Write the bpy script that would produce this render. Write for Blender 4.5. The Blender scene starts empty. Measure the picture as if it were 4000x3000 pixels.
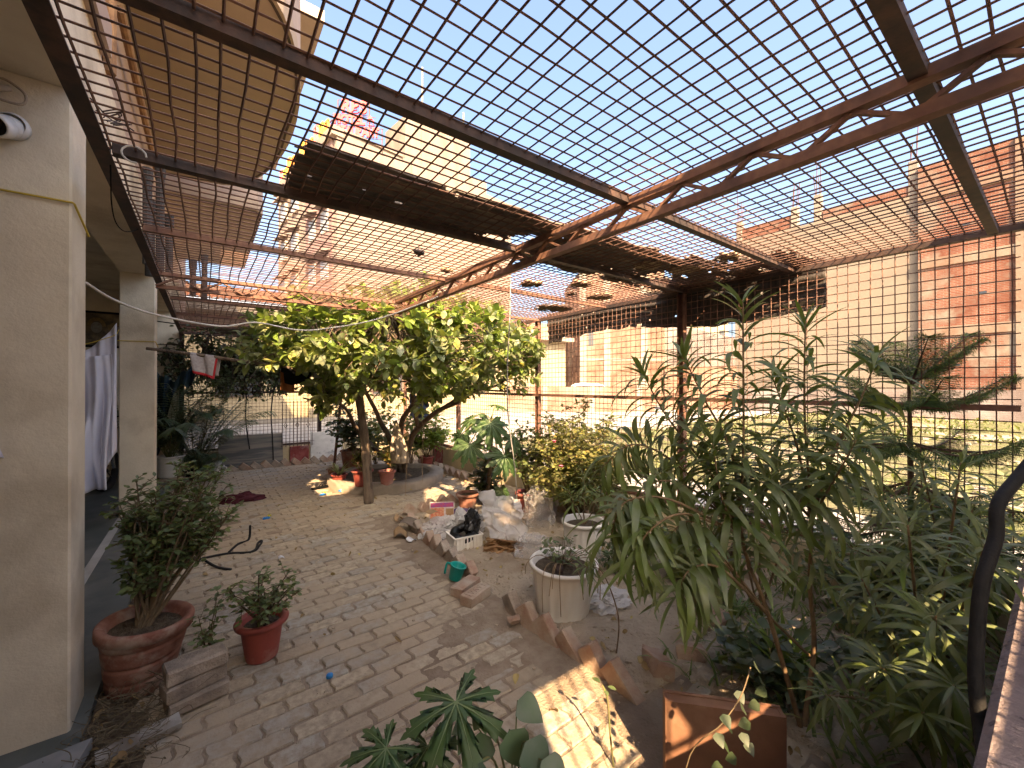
import bpy, math, random
import numpy as np
from mathutils import Vector, Matrix, noise as mnoise
R = math.radians
sc = bpy.context.scene
C = sc.collection

# ------------------------------------------------------------------ camera
CAM_H = 1.5
YAW = 36.7                       # degrees the camera is turned from the house axis (Y) towards the fence (X)
FPX, W0, CX, HY = 892.0, 2212.0, 1106.0, 833.0
cd = bpy.data.cameras.new('camera'); cam = bpy.data.objects.new('camera', cd); C.objects.link(cam)
cam.location = (0, 0, CAM_H)
cam.rotation_euler = (R(90.2), 0, R(-YAW))
cd.sensor_width = 36; cd.lens = FPX / W0 * 36
cd.clip_start = 0.02; cd.clip_end = 2000
sc.camera = cam

# ------------------------------------------------------------------ sky and sun
SUN_EL = 40.0
sun_from = Vector((-0.41, -0.912, 0)).normalized()          # horizontal direction the light comes from
w = bpy.data.worlds.new('World'); sc.world = w; w.use_nodes = True
nt = w.node_tree; bg = nt.nodes['Background']
sky = nt.nodes.new('ShaderNodeTexSky'); sky.sky_type = 'NISHITA'; sky.sun_disc = False
sky.sun_elevation = R(SUN_EL); sky.sun_rotation = math.atan2(sun_from.x, sun_from.y)
sky.air_density = 0.9; sky.dust_density = 6.5; sky.ozone_density = 1.0
nt.links.new(sky.outputs['Color'], bg.inputs['Color']); bg.inputs['Strength'].default_value = 0.098
sd = bpy.data.lights.new('sun', 'SUN'); sun = bpy.data.objects.new('sun', sd); C.objects.link(sun)
sd.energy = 4.1; sd.angle = R(0.55); sd.color = (1.0, 0.69, 0.40)
el = R(SUN_EL)
sun_dir = Vector((-sun_from.x * math.cos(el), -sun_from.y * math.cos(el), -math.sin(el)))
sun.rotation_euler = sun_dir.to_track_quat('-Z', 'Y').to_euler()
sun.location = (-6, -12, 14)
vs = sc.view_settings; vs.view_transform = 'Standard'; vs.look = 'None'; vs.exposure = 2.66; vs.gamma = 1.0
vs.use_curve_mapping = False
sc.cycles.max_bounces = 8; sc.cycles.transparent_max_bounces = 12
sc.cycles.use_denoising = True

# ------------------------------------------------------------------ picture -> place helpers (used to read real positions off the photograph)
_s, _c = math.sin(R(YAW)), math.cos(R(YAW))
def P(px, py, t):
    u = (px - CX) / FPX; v = (HY - py) / FPX
    return Vector((t * (_s + _c * u), t * (_c - _s * u), CAM_H + t * v))
def G(px, py, z=0.0):
    return P(px, py, (CAM_H - z) * FPX / (py - HY))
rnd = random.Random(7)
def U(a, b): return rnd.uniform(a, b)

# ------------------------------------------------------------------ scene helpers
def tag(o, label=None, cat=None, group=None, kind=None):
    if label: o['label'] = label
    if cat: o['category'] = cat
    if group: o['group'] = group
    if kind: o['kind'] = kind
    return o
def thing(name, label, cat, loc=(0, 0, 0), rotz=0.0, group=None, kind=None):
    o = bpy.data.objects.new(name, None); o.empty_display_size = 0.05; C.objects.link(o)
    o.location = loc; o.rotation_euler = (0, 0, rotz)
    return tag(o, label, cat, group, kind)
def link(name, me, parent=None, local=False):
    o = bpy.data.objects.new(name, me); C.objects.link(o)
    if parent is not None:
        o.parent = parent
        if not local and parent.type == 'EMPTY':
            m = Matrix.Translation(parent.location) @ parent.rotation_euler.to_matrix().to_4x4()
            o.matrix_parent_inverse = m.inverted()
    return o
def orient(d, up=Vector((0, 0, 1))):
    """3x3 with x along d, z roughly up"""
    x = Vector(d).normalized(); z = Vector(up)
    y = z.cross(x)
    if y.length < 1e-5: y = Vector((0, 1, 0)).cross(x)
    y.normalize(); z = x.cross(y)
    return Matrix((x, y, z)).transposed()
def smooth_path(pts, k=5):
    pts = [Vector(p) for p in pts]
    if len(pts) < 3: return pts
    out = []
    for i in range(len(pts) - 1):
        p0 = pts[max(i - 1, 0)]; p1 = pts[i]; p2 = pts[i + 1]; p3 = pts[min(i + 2, len(pts) - 1)]
        for j in range(k):
            t = j / k
            out.append(0.5 * ((2 * p1) + (p2 - p0) * t + (2 * p0 - 5 * p1 + 4 * p2 - p3) * t * t + (3 * p1 - p0 - 3 * p2 + p3) * t ** 3))
    out.append(pts[-1]); return out

class MB:
    def __init__(s): s.v = []; s.f = []; s.m = []; s.cm = 0
    def add(s, vs_, fs, mi=None):
        b = len(s.v); s.v.extend(tuple(x) for x in vs_)
        s.f.extend(tuple(i + b for i in f) for f in fs); s.m.extend([s.cm if mi is None else mi] * len(fs)); return s
    def box(s, c, size, rot=None, taper=1.0):
        hx, hy, hz = size[0] / 2, size[1] / 2, size[2] / 2
        pts = []
        for z, k in ((-hz, 1.0), (hz, taper)):
            for x, y in ((-hx, -hy), (hx, -hy), (hx, hy), (-hx, hy)):
                p = Vector((x * k, y * k, z))
                if rot is not None: p = rot @ p
                pts.append(p + Vector(c))
        return s.add(pts, [(3, 2, 1, 0), (4, 5, 6, 7), (0, 1, 5, 4), (1, 2, 6, 5), (2, 3, 7, 6), (3, 0, 4, 7)])
    def bx(s, x0, x1, y0, y1, z0, z1): return s.box(((x0 + x1) / 2, (y0 + y1) / 2, (z0 + z1) / 2), (x1 - x0, y1 - y0, z1 - z0))
    def bbox(s, c, size, b=0.006, rot=None, jit=0.0, rr=None):
        """box with chamfered edges (each face inset), slightly irregular"""
        h = [x / 2 for x in size]; pts = []; idx = {}
        for ax in range(3):
            for sg in (-1, 1):
                for a in (-1, 1):
                    for e in (-1, 1):
                        o = [(ax + 1) % 3, (ax + 2) % 3]
                        p = [0, 0, 0]; p[ax] = sg * h[ax]; p[o[0]] = a * (h[o[0]] - b); p[o[1]] = e * (h[o[1]] - b)
                        idx[(ax, sg, a, e)] = len(pts)
                        q = Vector(p)
                        if jit and rr: q += Vector((rr.uniform(-jit, jit), rr.uniform(-jit, jit), rr.uniform(-jit, jit)))
                        if rot is not None: q = rot @ q
                        pts.append(q + Vector(c))
        fs = []
        for ax in range(3):
            for sg in (-1, 1):
                q = [idx[(ax, sg, -1, -1)], idx[(ax, sg, 1, -1)], idx[(ax, sg, 1, 1)], idx[(ax, sg, -1, 1)]]
                fs.append(tuple(q if sg > 0 else q[::-1]))
        for ax in range(3):                      # 12 edge strips
            b1, b2 = (ax + 1) % 3, (ax + 2) % 3
            for s1 in (-1, 1):
                for s2 in (-1, 1):
                    # edge along ax between faces b1(sign s1) and b2(sign s2)
                    # face b1: coords (a=b2 sign, e=ax sign); face b2: (a=ax sign, e=b1 sign)
                    p = [idx[(b1, s1, s2, -1)], idx[(b1, s1, s2, 1)], idx[(b2, s2, 1, s1)], idx[(b2, s2, -1, s1)]]
                    fs.append(tuple(p if s1 * s2 < 0 else p[::-1]))
        for sx in (-1, 1):
            for sy in (-1, 1):
                for sz in (-1, 1):
                    t = (idx[(0, sx, sy, sz)], idx[(1, sy, sz, sx)], idx[(2, sz, sx, sy)])
                    fs.append(t if sx * sy * sz > 0 else t[::-1])
        return s.add(pts, fs)
    def tube(s, pts, r, n=6, cap=True):
        pts = [Vector(p) for p in pts]; k = len(pts)
        rs = r if isinstance(r, (list, tuple)) else [r] * k
        b = len(s.v); prev = None
        for i, p in enumerate(pts):
            d = (pts[min(i + 1, k - 1)] - pts[max(i - 1, 0)])
            if d.length < 1e-9: d = Vector((0, 0, 1))
            d.normalize()
            a = (prev - d * prev.dot(d)) if prev is not None else (Vector((0, 0, 1)).cross(d) if abs(d.z) < 0.9 else Vector((1, 0, 0)).cross(d))
            if a.length < 1e-6: a = d.orthogonal()
            a.normalize(); prev = a; e = d.cross(a)
            for j in range(n):
                th = 2 * math.pi * j / n
                s.v.append(tuple(p + (a * math.cos(th) + e * math.sin(th)) * rs[i]))
        for i in range(k - 1):
            for j in range(n):
                j2 = (j + 1) % n
                s.f.append((b + i * n + j, b + i * n + j2, b + (i + 1) * n + j2, b + (i + 1) * n + j)); s.m.append(s.cm)
        if cap:
            s.f.append(tuple(b + j for j in range(n))[::-1]); s.m.append(s.cm)
            s.f.append(tuple(b + (k - 1) * n + j for j in range(n))); s.m.append(s.cm)
        return s
    def bar(s, a, b_, w_, h_, up=(0, 0, 1)):
        a = Vector(a); b_ = Vector(b_); m = orient(b_ - a, Vector(up))
        return s.box((a + b_) / 2, ((b_ - a).length, w_, h_), m)
    def lathe(s, prof, n=24, c=(0, 0, 0), rot=None, wob=0.0):
        b = len(s.v); c = Vector(c)
        for i, (r_, z) in enumerate(prof):
            for j in range(n):
                th = 2 * math.pi * j / n
                k = r_ * (1 + wob * math.sin(3 * th + 1.3))
                p = Vector((k * math.cos(th), k * math.sin(th), z))
                if rot is not None: p = rot @ p
                s.v.append(tuple(p + c))
        for i in range(len(prof) - 1):
            for j in range(n):
                j2 = (j + 1) % n
                s.f.append((b + i * n + j, b + i * n + j2, b + (i + 1) * n + j2, b + (i + 1) * n + j)); s.m.append(s.cm)
        return s
    def disc(s, c, r, n=20, rot=None, up=True, wob=0.0):
        pts = []
        for j in range(n):
            th = 2 * math.pi * j / n
            p = Vector((r * math.cos(th), r * math.sin(th), 0))
            if rot is not None: p = rot @ p
            pts.append(p + Vector(c))
        return s.add(pts, [tuple(range(n)) if up else tuple(range(n))[::-1]])
    def grid(s, nu, nv, fn, skip=None):
        b = len(s.v)
        for i in range(nu + 1):
            for j in range(nv + 1): s.v.append(tuple(fn(i / nu, j / nv)))
        for i in range(nu):
            for j in range(nv):
                if skip and skip((i + .5) / nu, (j + .5) / nv): continue
                s.f.append((b + i * (nv + 1) + j, b + (i + 1) * (nv + 1) + j, b + (i + 1) * (nv + 1) + j + 1, b + i * (nv + 1) + j + 1)); s.m.append(s.cm)
        return s
    def prism(s, poly, fn0, fn1):
        """polygon swept between two mappings of 2D points"""
        n = len(poly); a = [fn0(p) for p in poly]; b = [fn1(p) for p in poly]
        return s.add(a + b, [tuple(range(n))[::-1], tuple(range(n, 2 * n))] + [(i, (i + 1) % n, n + (i + 1) % n, n + i) for i in range(n)])
    def mesh(s, name, mats, smooth=False):
        me = bpy.data.meshes.new(name); me.from_pydata(s.v, [], s.f)
        if not isinstance(mats, (list, tuple)): mats = [mats]
        for m in mats: me.materials.append(m)
        if len(mats) > 1: me.polygons.foreach_set('material_index', s.m)
        if smooth: me.polygons.foreach_set('use_smooth', [True] * len(me.polygons))
        me.update(); return me
    def build(s, name, mats, parent=None, smooth=False, local=False, solid=0.0):
        o = link(name, s.mesh(name, mats, smooth), parent, local)
        if solid:
            md = o.modifiers.new('solid', 'SOLIDIFY'); md.thickness = solid; md.offset = 0
        return o

# ------------------------------------------------------------------ materials
MATS = {}
def nodes_of(name):
    m = bpy.data.materials.new(name); m.use_nodes = True
    n = m.node_tree; b = n.nodes['Principled BSDF']; return m, n, b
def mix_col(n, fac, a, b):
    x = n.nodes.new('ShaderNodeMix'); x.data_type = 'RGBA'
    for k, v in ((0, fac), (6, a), (7, b)):
        if hasattr(v, 'is_output'): n.links.new(v, x.inputs[k])
        else: x.inputs[k].default_value = v if k == 0 else (*v, 1)
    return x.outputs[2]
def noise_fac(n, vec, scale, detail=5, lo=0.4, hi=0.6, rough=0.6):
    t = n.nodes.new('ShaderNodeTexNoise'); t.inputs['Scale'].default_value = scale; t.inputs['Detail'].default_value = detail
    t.inputs['Roughness'].default_value = rough
    n.links.new(vec, t.inputs['Vector'])
    r = n.nodes.new('ShaderNodeMapRange'); r.inputs[1].default_value = lo; r.inputs[2].default_value = hi
    n.links.new(t.outputs['Fac'], r.inputs[0]); return r.outputs[0]
def coord(n, kind):
    if kind == 'pos': return n.nodes.new('ShaderNodeNewGeometry').outputs['Position']
    return n.nodes.new('ShaderNodeTexCoord').outputs['Object']
def bump(n, b, fac, strength, dist=0.01):
    x = n.nodes.new('ShaderNodeBump'); x.inputs['Strength'].default_value = strength; x.inputs['Distance'].default_value = dist
    n.links.new(fac, x.inputs['Height']); n.links.new(x.outputs['Normal'], b.inputs['Normal'])
def mat(name, c1, c2=None, scale=6.0, c3=None, scale3=1.2, rough=0.85, bmp=0.0, bscale=60.0, bdist=0.004, spec=0.25, metal=0.0, co='pos', lo=0.38, hi=0.62, lo3=0.5, hi3=0.68, stretch=None):
    if name in MATS: return MATS[name]
    m, n, b = nodes_of(name)
    v = coord(n, co)
    if stretch:
        mp = n.nodes.new('ShaderNodeMapping'); mp.inputs['Scale'].default_value = stretch; n.links.new(v, mp.inputs['Vector']); v = mp.outputs[0]
    col = c1
    if c2 is not None: col = mix_col(n, noise_fac(n, v, scale, 6, lo, hi), c1, c2)
    if c3 is not None: col = mix_col(n, noise_fac(n, v, scale3, 5, lo3, hi3), col, c3)
    if hasattr(col, 'is_output'): n.links.new(col, b.inputs['Base Color'])
    else: b.inputs['Base Color'].default_value = (*col, 1)
    b.inputs['Roughness'].default_value = rough; b.inputs['Metallic'].default_value = metal
    b.inputs['Specular IOR Level'].default_value = spec
    if bmp: bump(n, b, noise_fac(n, v, bscale, 6, 0.2, 0.8), bmp, bdist)
    MATS[name] = m; return m
def leafmat(name, c1, c2, c3=None, trans=0.35, rough=0.45, spec=0.4, dust=None, dustf=0.5, island=True, tcol=None):
    """leaf: colour differs leaf by leaf, dusty patches, some light passes through"""
    if name in MATS: return MATS[name]
    m, n, b = nodes_of(name)
    g = n.nodes.new('ShaderNodeNewGeometry')
    rv = g.outputs['Random Per Island'] if island else n.nodes.new('ShaderNodeObjectInfo').outputs['Random']
    ramp = n.nodes.new('ShaderNodeValToRGB'); e = ramp.color_ramp.elements
    e[0].position = 0.0; e[0].color = (*c1, 1); e[1].position = 0.8; e[1].color = (*c2, 1)
    if c3: x = e.new(0.97); x.color = (*c3, 1)
    n.links.new(rv, ramp.inputs[0]); col = ramp.outputs[0]
    if dust:
        mth = n.nodes.new('ShaderNodeMath'); mth.operation = 'MULTIPLY'; mth.inputs[1].default_value = dustf
        n.links.new(noise_fac(n, g.outputs['Position'], 9.0, 4, 0.42, 0.62), mth.inputs[0])
        col = mix_col(n, mth.outputs[0], col, dust)
    n.links.new(col, b.inputs['Base Color']); b.inputs['Roughness'].default_value = rough; b.inputs['Specular IOR Level'].default_value = spec
    tr = n.nodes.new('ShaderNodeBsdfTranslucent')
    tc = mix_col(n, 0.55, col, tcol or (0.28, 0.36, 0.03)); n.links.new(tc, tr.inputs['Color'])
    mx = n.nodes.new('ShaderNodeMixShader'); mx.inputs[0].default_value = trans
    n.links.new(b.outputs[0], mx.inputs[1]); n.links.new(tr.outputs[0], mx.inputs[2])
    n.links.new(mx.outputs[0], n.nodes['Material Output'].inputs['Surface'])
    MATS[name] = m; return m
def brickmat(name, b1, b2, mortar, bw=0.23, bh=0.075, ms=0.012, c3=None, scale3=0.5, lo3=0.5, hi3=0.62):
    if name in MATS: return MATS[name]
    m, n, b = nodes_of(name)
    o = n.nodes.new('ShaderNodeTexCoord').outputs['Object']
    sp = n.nodes.new('ShaderNodeSeparateXYZ'); n.links.new(o, sp.inputs[0])
    ad = n.nodes.new('ShaderNodeMath'); ad.operation = 'ADD'; n.links.new(sp.outputs[0], ad.inputs[0]); n.links.new(sp.outputs[1], ad.inputs[1])
    cb = n.nodes.new('ShaderNodeCombineXYZ'); n.links.new(ad.outputs[0], cb.inputs[0]); n.links.new(sp.outputs[2], cb.inputs[1])
    t = n.nodes.new('ShaderNodeTexBrick'); n.links.new(cb.outputs[0], t.inputs['Vector'])
    t.inputs['Color1'].default_value = (*b1, 1); t.inputs['Color2'].default_value = (*b2, 1); t.inputs['Mortar'].default_value = (*mortar, 1)
    t.inputs['Scale'].default_value = 1.0; t.inputs['Brick Width'].default_value = bw; t.inputs['Row Height'].default_value = bh
    t.inputs['Mortar Size'].default_value = ms; t.inputs['Bias'].default_value = 0.0
    col = t.outputs['Color']
    col = mix_col(n, noise_fac(n, o, 0.9, 6, 0.42, 0.66), col, tuple(x * 0.72 for x in b1))
    if c3: col = mix_col(n, noise_fac(n, o, scale3, 6, lo3, hi3), col, c3)
    n.links.new(col, b.inputs['Base Color']); b.inputs['Roughness'].default_value = 0.92; b.inputs['Specular IOR Level'].default_value = 0.15
    inv = n.nodes.new('ShaderNodeMath'); inv.operation = 'SUBTRACT'; inv.inputs[0].default_value = 1.0; n.links.new(t.outputs['Fac'], inv.inputs[1])
    bump(n, b, inv.outputs[0], 0.6, 0.02)
    MATS[name] = m; return m
def plastic_film(name, col, alpha, rough=0.25):
    m, n, b = nodes_of(name)
    b.inputs['Base Color'].default_value = (*col, 1); b.inputs['Roughness'].default_value = rough; b.inputs['Specular IOR Level'].default_value = 0.6
    tr = n.nodes.new('ShaderNodeBsdfTransparent'); tr.inputs[0].default_value = (0.97, 0.96, 0.95, 1)
    tl = n.nodes.new('ShaderNodeBsdfTranslucent'); tl.inputs[0].default_value = (*col, 1)
    m1 = n.nodes.new('ShaderNodeMixShader'); m1.inputs[0].default_value = 0.35
    n.links.new(b.outputs[0], m1.inputs[1]); n.links.new(tl.outputs[0], m1.inputs[2])
    mx = n.nodes.new('ShaderNodeMixShader'); mx.inputs[0].default_value = alpha
    n.links.new(tr.outputs[0], mx.inputs[1]); n.links.new(m1.outputs[0], mx.inputs[2])
    n.links.new(mx.outputs[0], n.nodes['Material Output'].inputs['Surface'])
    MATS[name] = m; return m

# ------------------------------------------------------------------ leaves
def leaf_tpl(kind, droop=0.2, fold=0.15, n=5):
    """unit-length leaf along +x: returns verts (k,3), faces"""
    v = []; f = []
    for i in range(n + 1):
        t = i / n
        if kind == 'oval': wd = 0.29 * math.sin(math.pi * min(1, t * 0.97 + 0.02)) ** 0.75
        elif kind == 'lance': wd = 0.051 * math.sin(math.pi * (t ** 0.8)) ** 0.8 + 0.004
        elif kind == 'strap': wd = 0.05 * (1 - t ** 3) + 0.002
        elif kind == 'heart': wd = 0.42 * (math.sin(math.pi * (t ** 0.55)) ** 0.9)
        else: wd = 0.2 * math.sin(math.pi * (t ** 0.9))
        ang = droop * t
        x = math.sin(ang) / droop if abs(droop) > 1e-4 else t
        z = -(1 - math.cos(ang)) / droop if abs(droop) > 1e-4 else 0
        v += [(x, wd, z + fold * wd), (x, 0, z), (x, -wd, z + fold * wd)]
    for i in range(n):
        a = i * 3
        f += [(a, a + 1, a + 4, a + 3), (a + 1, a + 2, a + 5, a + 4)]
    return np.array(v), f
def frame(d, up=None, roll=0.0):
    d = Vector(d).normalized(); up = Vector(up) if up is not None else Vector((0, 0, 1))
    m = orient(d, up)
    if roll: m = m @ Matrix.Rotation(roll, 3, 'X')
    return m
def place_leaves(items, tpls, name, material, parent, n_obj=0, obj_parent=None, smooth=True, obj_name='leaf', obj_mat=None, stuff=True, local=False):
    """items: (pos, 3x3, length, tpl index). The n_obj nearest the camera become objects of their own; the rest one mesh"""
    items = list(items)
    camp = Vector((0, 0, CAM_H))
    if n_obj: items.sort(key=lambda q: -(q[2] / max(0.05, (q[0] - camp).length)))
    single, rest = items[:n_obj], items[n_obj:]
    out = None
    if rest:
        mb = MB()
        for p, m, L, k in rest:
            tv, tf = tpls[k]
            a = np.array(m); vv = (tv * L) @ a.T + np.array(p)
            mb.add(vv.tolist(), tf)
        out = mb.build(name, material, parent, smooth, local)
        if stuff: out['kind'] = 'stuff'
    if single:
        meshes = []
        for k, (tv, tf) in enumerate(tpls):
            q = MB(); q.add(tv.tolist(), tf); meshes.append(q.mesh('leaf', obj_mat or material, smooth))
        par = obj_parent or out or parent
        for p, m, L, k in single:
            o = bpy.data.objects.new(obj_name, meshes[k]); C.objects.link(o); o.parent = par
            mw = Matrix.Translation(p) @ m.to_4x4() @ Matrix.Scale(L, 4)
            if par.type == 'EMPTY': mw = (Matrix.Translation(par.location) @ par.rotation_euler.to_matrix().to_4x4()).inverted() @ mw
            o.matrix_local = mw
    return out
def rand_dir(zlo=-1.0, zhi=1.0):
    z = U(zlo, zhi); a = U(0, 2 * math.pi); q = math.sqrt(max(0, 1 - z * z)); return Vector((q * math.cos(a), q * math.sin(a), z))
# ================================================================== materials of the place
M_plaster = mat('cream_plaster', (0.70, 0.63, 0.49), (0.58, 0.51, 0.385), 3.0, (0.44, 0.375, 0.27), 1.5, rough=0.9, bmp=0.45, bscale=70, bdist=0.004, lo=0.36, hi=0.66, lo3=0.52, hi3=0.75)
M_plaster2 = mat('house_plaster_pink', (0.46, 0.36, 0.30), (0.40, 0.31, 0.26), 1.4, (0.32, 0.25, 0.21), 0.6, rough=0.9, bmp=0.2)
M_under = mat('balcony_underside', (0.42, 0.325, 0.245), (0.375, 0.29, 0.215), 1.1, (0.31, 0.24, 0.18), 0.7, rough=0.95, bmp=0.15)
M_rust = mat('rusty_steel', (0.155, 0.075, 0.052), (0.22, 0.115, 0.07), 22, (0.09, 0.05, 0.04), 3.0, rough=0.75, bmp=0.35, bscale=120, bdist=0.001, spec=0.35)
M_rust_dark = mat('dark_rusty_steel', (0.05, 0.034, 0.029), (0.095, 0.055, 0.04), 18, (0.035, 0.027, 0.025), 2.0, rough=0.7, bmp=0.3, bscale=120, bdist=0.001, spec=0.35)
M_wire = mat('mesh_wire_rust', (0.14, 0.075, 0.055), (0.20, 0.11, 0.075), 30, (0.09, 0.055, 0.045), 1.2, rough=0.75, spec=0.3)
M_soil = mat('dusty_soil', (0.46, 0.37, 0.265), (0.52, 0.43, 0.315), 5, (0.36, 0.275, 0.19), 1.6, rough=0.97, bmp=1.0, bscale=34, bdist=0.03, spec=0.1)
M_dark_soil = mat('dark_soil', (0.10, 0.075, 0.052), (0.16, 0.125, 0.085), 30, rough=0.97, bmp=0.9, bscale=60, bdist=0.02, spec=0.1)
M_sand = mat('joint_sand', (0.27, 0.205, 0.145), (0.35, 0.28, 0.205), 9, (0.21, 0.155, 0.11), 1.5, rough=0.97, bmp=0.8, bscale=70, bdist=0.012, spec=0.1)
M_conc = mat('weathered_concrete', (0.37, 0.31, 0.235), (0.30, 0.245, 0.185), 5, (0.22, 0.175, 0.13), 1.3, rough=0.93, bmp=0.5, bscale=55, bdist=0.006, spec=0.2)
M_brick = mat('old_brick', (0.33, 0.20, 0.14), (0.40, 0.29, 0.21), 14, (0.44, 0.36, 0.275), 4.0, rough=0.95, bmp=0.8, bscale=80, bdist=0.006, spec=0.12, lo3=0.45, hi3=0.62)
M_brick_grey = mat('cement_caked_brick', (0.40, 0.33, 0.26), (0.31, 0.25, 0.195), 16, (0.19, 0.16, 0.135), 5.0, rough=0.95, bmp=0.8, bscale=80, bdist=0.006, spec=0.12)
def paver_mat(name, island):
    m, n, b = nodes_of(name)
    g = n.nodes.new('ShaderNodeNewGeometry')
    rv = g.outputs['Random Per Island'] if island else n.nodes.new('ShaderNodeObjectInfo').outputs['Random']
    rp = n.nodes.new('ShaderNodeValToRGB'); e = rp.color_ramp.elements
    e[0].color = (0.39, 0.315, 0.22, 1); e[1].position = 1.0; e[1].color = (0.44, 0.40, 0.33, 1)
    x = e.new(0.45); x.color = (0.51, 0.42, 0.295, 1); x = e.new(0.72); x.color = (0.36, 0.325, 0.27, 1)
    n.links.new(rv, rp.inputs[0]); pos = g.outputs['Position']
    col = mix_col(n, noise_fac(n, pos, 26, 6, 0.40, 0.66), rp.outputs[0], (0.31, 0.25, 0.18))
    col = mix_col(n, noise_fac(n, pos, 1.7, 6, 0.46, 0.60), col, (0.42, 0.335, 0.235))
    n.links.new(col, b.inputs['Base Color']); b.inputs['Roughness'].default_value = 0.93; b.inputs['Specular IOR Level'].default_value = 0.2
    bump(n, b, noise_fac(n, pos, 75, 6, 0.25, 0.75), 0.6, 0.006); return m
M_pav_o, M_pav_s = paver_mat('paver_stone', False), paver_mat('paver_stone_far', True)

# ================================================================== ground, road, lot
def sheet(name, x0, x1, y0, y1, z, m, nx=1, ny=1, fn=None):
    mb = MB()
    mb.grid(nx, ny, lambda a, b: (x0 + (x1 - x0) * a, y0 + (y1 - y0) * b, z + (fn(x0 + (x1 - x0) * a, y0 + (y1 - y0) * b) if fn else 0)))
    o = mb.build(name, m, None, smooth=bool(fn)); o['kind'] = 'structure'; return o
M_ground = mat('dry_ground', (0.27, 0.23, 0.165), (0.21, 0.19, 0.12), 0.4, (0.30, 0.26, 0.20), 0.08, rough=0.97, bmp=0.5, bscale=5, bdist=0.05, spec=0.1)
M_lot = mat('lot_turf', (0.098, 0.107, 0.045), (0.139, 0.127, 0.070), 1.3, (0.180, 0.148, 0.102), 0.42, rough=0.97, bmp=0.8, bscale=14, bdist=0.05, spec=0.1, lo3=0.52, hi3=0.64)
M_road = mat('pale_concrete_road', (0.295, 0.279, 0.254), (0.262, 0.246, 0.221), 1.5, (0.230, 0.209, 0.180), 0.5, rough=0.92, bmp=0.3, bscale=30, bdist=0.01, spec=0.15)
sheet('ground', -500, 500, -300, 700, -0.06, M_ground)
sheet('road', 3.80, 6.3, -40, 9.3, -0.05, M_road)
sheet('back_drive', -6, 40, 9.3, 19.5, -0.052, M_road)
sheet('lot', 6.3, 29, -40, 9.3, -0.048, M_lot, 60, 60, lambda x, y: 0.05 * mnoise.noise((x * .5, y * .5, 0)))
# dusty sand bed under the pavers; swells up and buries some of them near the flower bed
def sand_z(x, y):
    n = mnoise.noise((x * 1.3, y * 1.3, 3.0)) * 0.6 + mnoise.noise((x * 4.5, y * 4.5, 9.0)) * 0.3 + mnoise.noise((x * 15, y * 15, 1.0)) * 0.12
    near = max(0.0, 1 - abs(x - 1.62) / 0.55) * (1.0 if y < 4.6 else 0.0)
    return min(0.012, -0.0045 + 0.0125 * n + 0.011 * near)
sheet('courtyard_sand', -0.40, 3.62, 0.10, 8.95, 0.0, M_sand, 120, 260, sand_z)
# ---- pavers
def paver_outline():
    hx, hy = 0.0955, 0.0455
    pts = [(-hx, -hy), (-hx * .35, -hy - .003), (hx * .35, -hy + .003), (hx, -hy), (hx + .006, -hy * .45), (hx - .006, hy * .45),
           (hx, hy), (hx * .35, hy + .003), (-hx * .35, hy - .003), (-hx, hy), (-hx - .006, hy * .45), (-hx + .006, -hy * .45)]
    return pts
def paver_verts(rr):
    o = [(x + rr.uniform(-.0025, .0025), y + rr.uniform(-.0025, .0025)) for x, y in paver_outline()]
    n = len(o); v = [(x, y, -0.03) for x, y in o] + [(x, y, -0.006) for x, y in o] + [(x * .955, y * .91, rr.uniform(-.001, .001)) for x, y in o]
    f = [tuple(range(2 * n, 3 * n))]
    for k in (0, 1): f += [(k * n + i, k * n + (i + 1) % n, (k + 1) * n + (i + 1) % n, (k + 1) * n + i) for i in range(n)]
    return v, f
pr = random.Random(3)
pavement = thing('pavement', 'interlocking grey brown stone pavers of the courtyard', 'pavement', kind='structure')
pmeshes = []
for k in range(10):
    q = MB(); q.add(*paver_verts(pr)); pmeshes.append(q.mesh('paver', M_pav_o))
TREE_C = Vector((2.33, 6.42, 0)); RING_R = 0.88
spots = []
row = 0; y = 0.16
while y < 8.66:
    x = -0.20 + (0.1 if row % 2 else 0.0)
    while x < 3.45:
        lim = 1.52 if 1.15 < y < 4.72 else (1.95 if y < 1.15 else 3.40)
        if x < lim and (Vector((x, y, 0)) - TREE_C).length > RING_R + 0.07: spots.append((x, y))
        x += 0.204
    y += 0.1015; row += 1
def vis_size(p):
    f = p[0] * _s + p[1] * _c; l = p[0] * _c - p[1] * _s
    if f < 0.6 or abs(l / f) > 1.26 or CAM_H / f > 0.98: return 0
    return 1 / f
spots.sort(key=lambda p: -vis_size(p))
far = MB()
for i, (x, y) in enumerate(spots):
    z = 0.004 + pr.uniform(-.004, .004) + 0.004 * mnoise.noise((x * .9, y * .9, 0)); rz = pr.uniform(-.03, .03)
    if pr.random() < .07: z -= pr.uniform(.003, .009); rz += pr.uniform(-.07, .07)
    mw = Matrix.Translation((x + pr.uniform(-.003, .003), y + pr.uniform(-.003, .003), z)) @ Matrix.Rotation(rz, 4, 'Z') @ Matrix.Rotation(pr.uniform(-.025, .025), 4, 'X') @ Matrix.Rotation(pr.uniform(-.018, .018), 4, 'Y')
    if i < 298 and vis_size((x, y)) > 0:
        o = link('paver', pmeshes[i % 10], pavement, True); o.matrix_local = mw
    else:
        v, f = paver_verts(pr); far.add([mw @ Vector(p) for p in v], f)
far.build('paver_field', M_pav_s, pavement)['kind'] = 'stuff'

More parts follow.
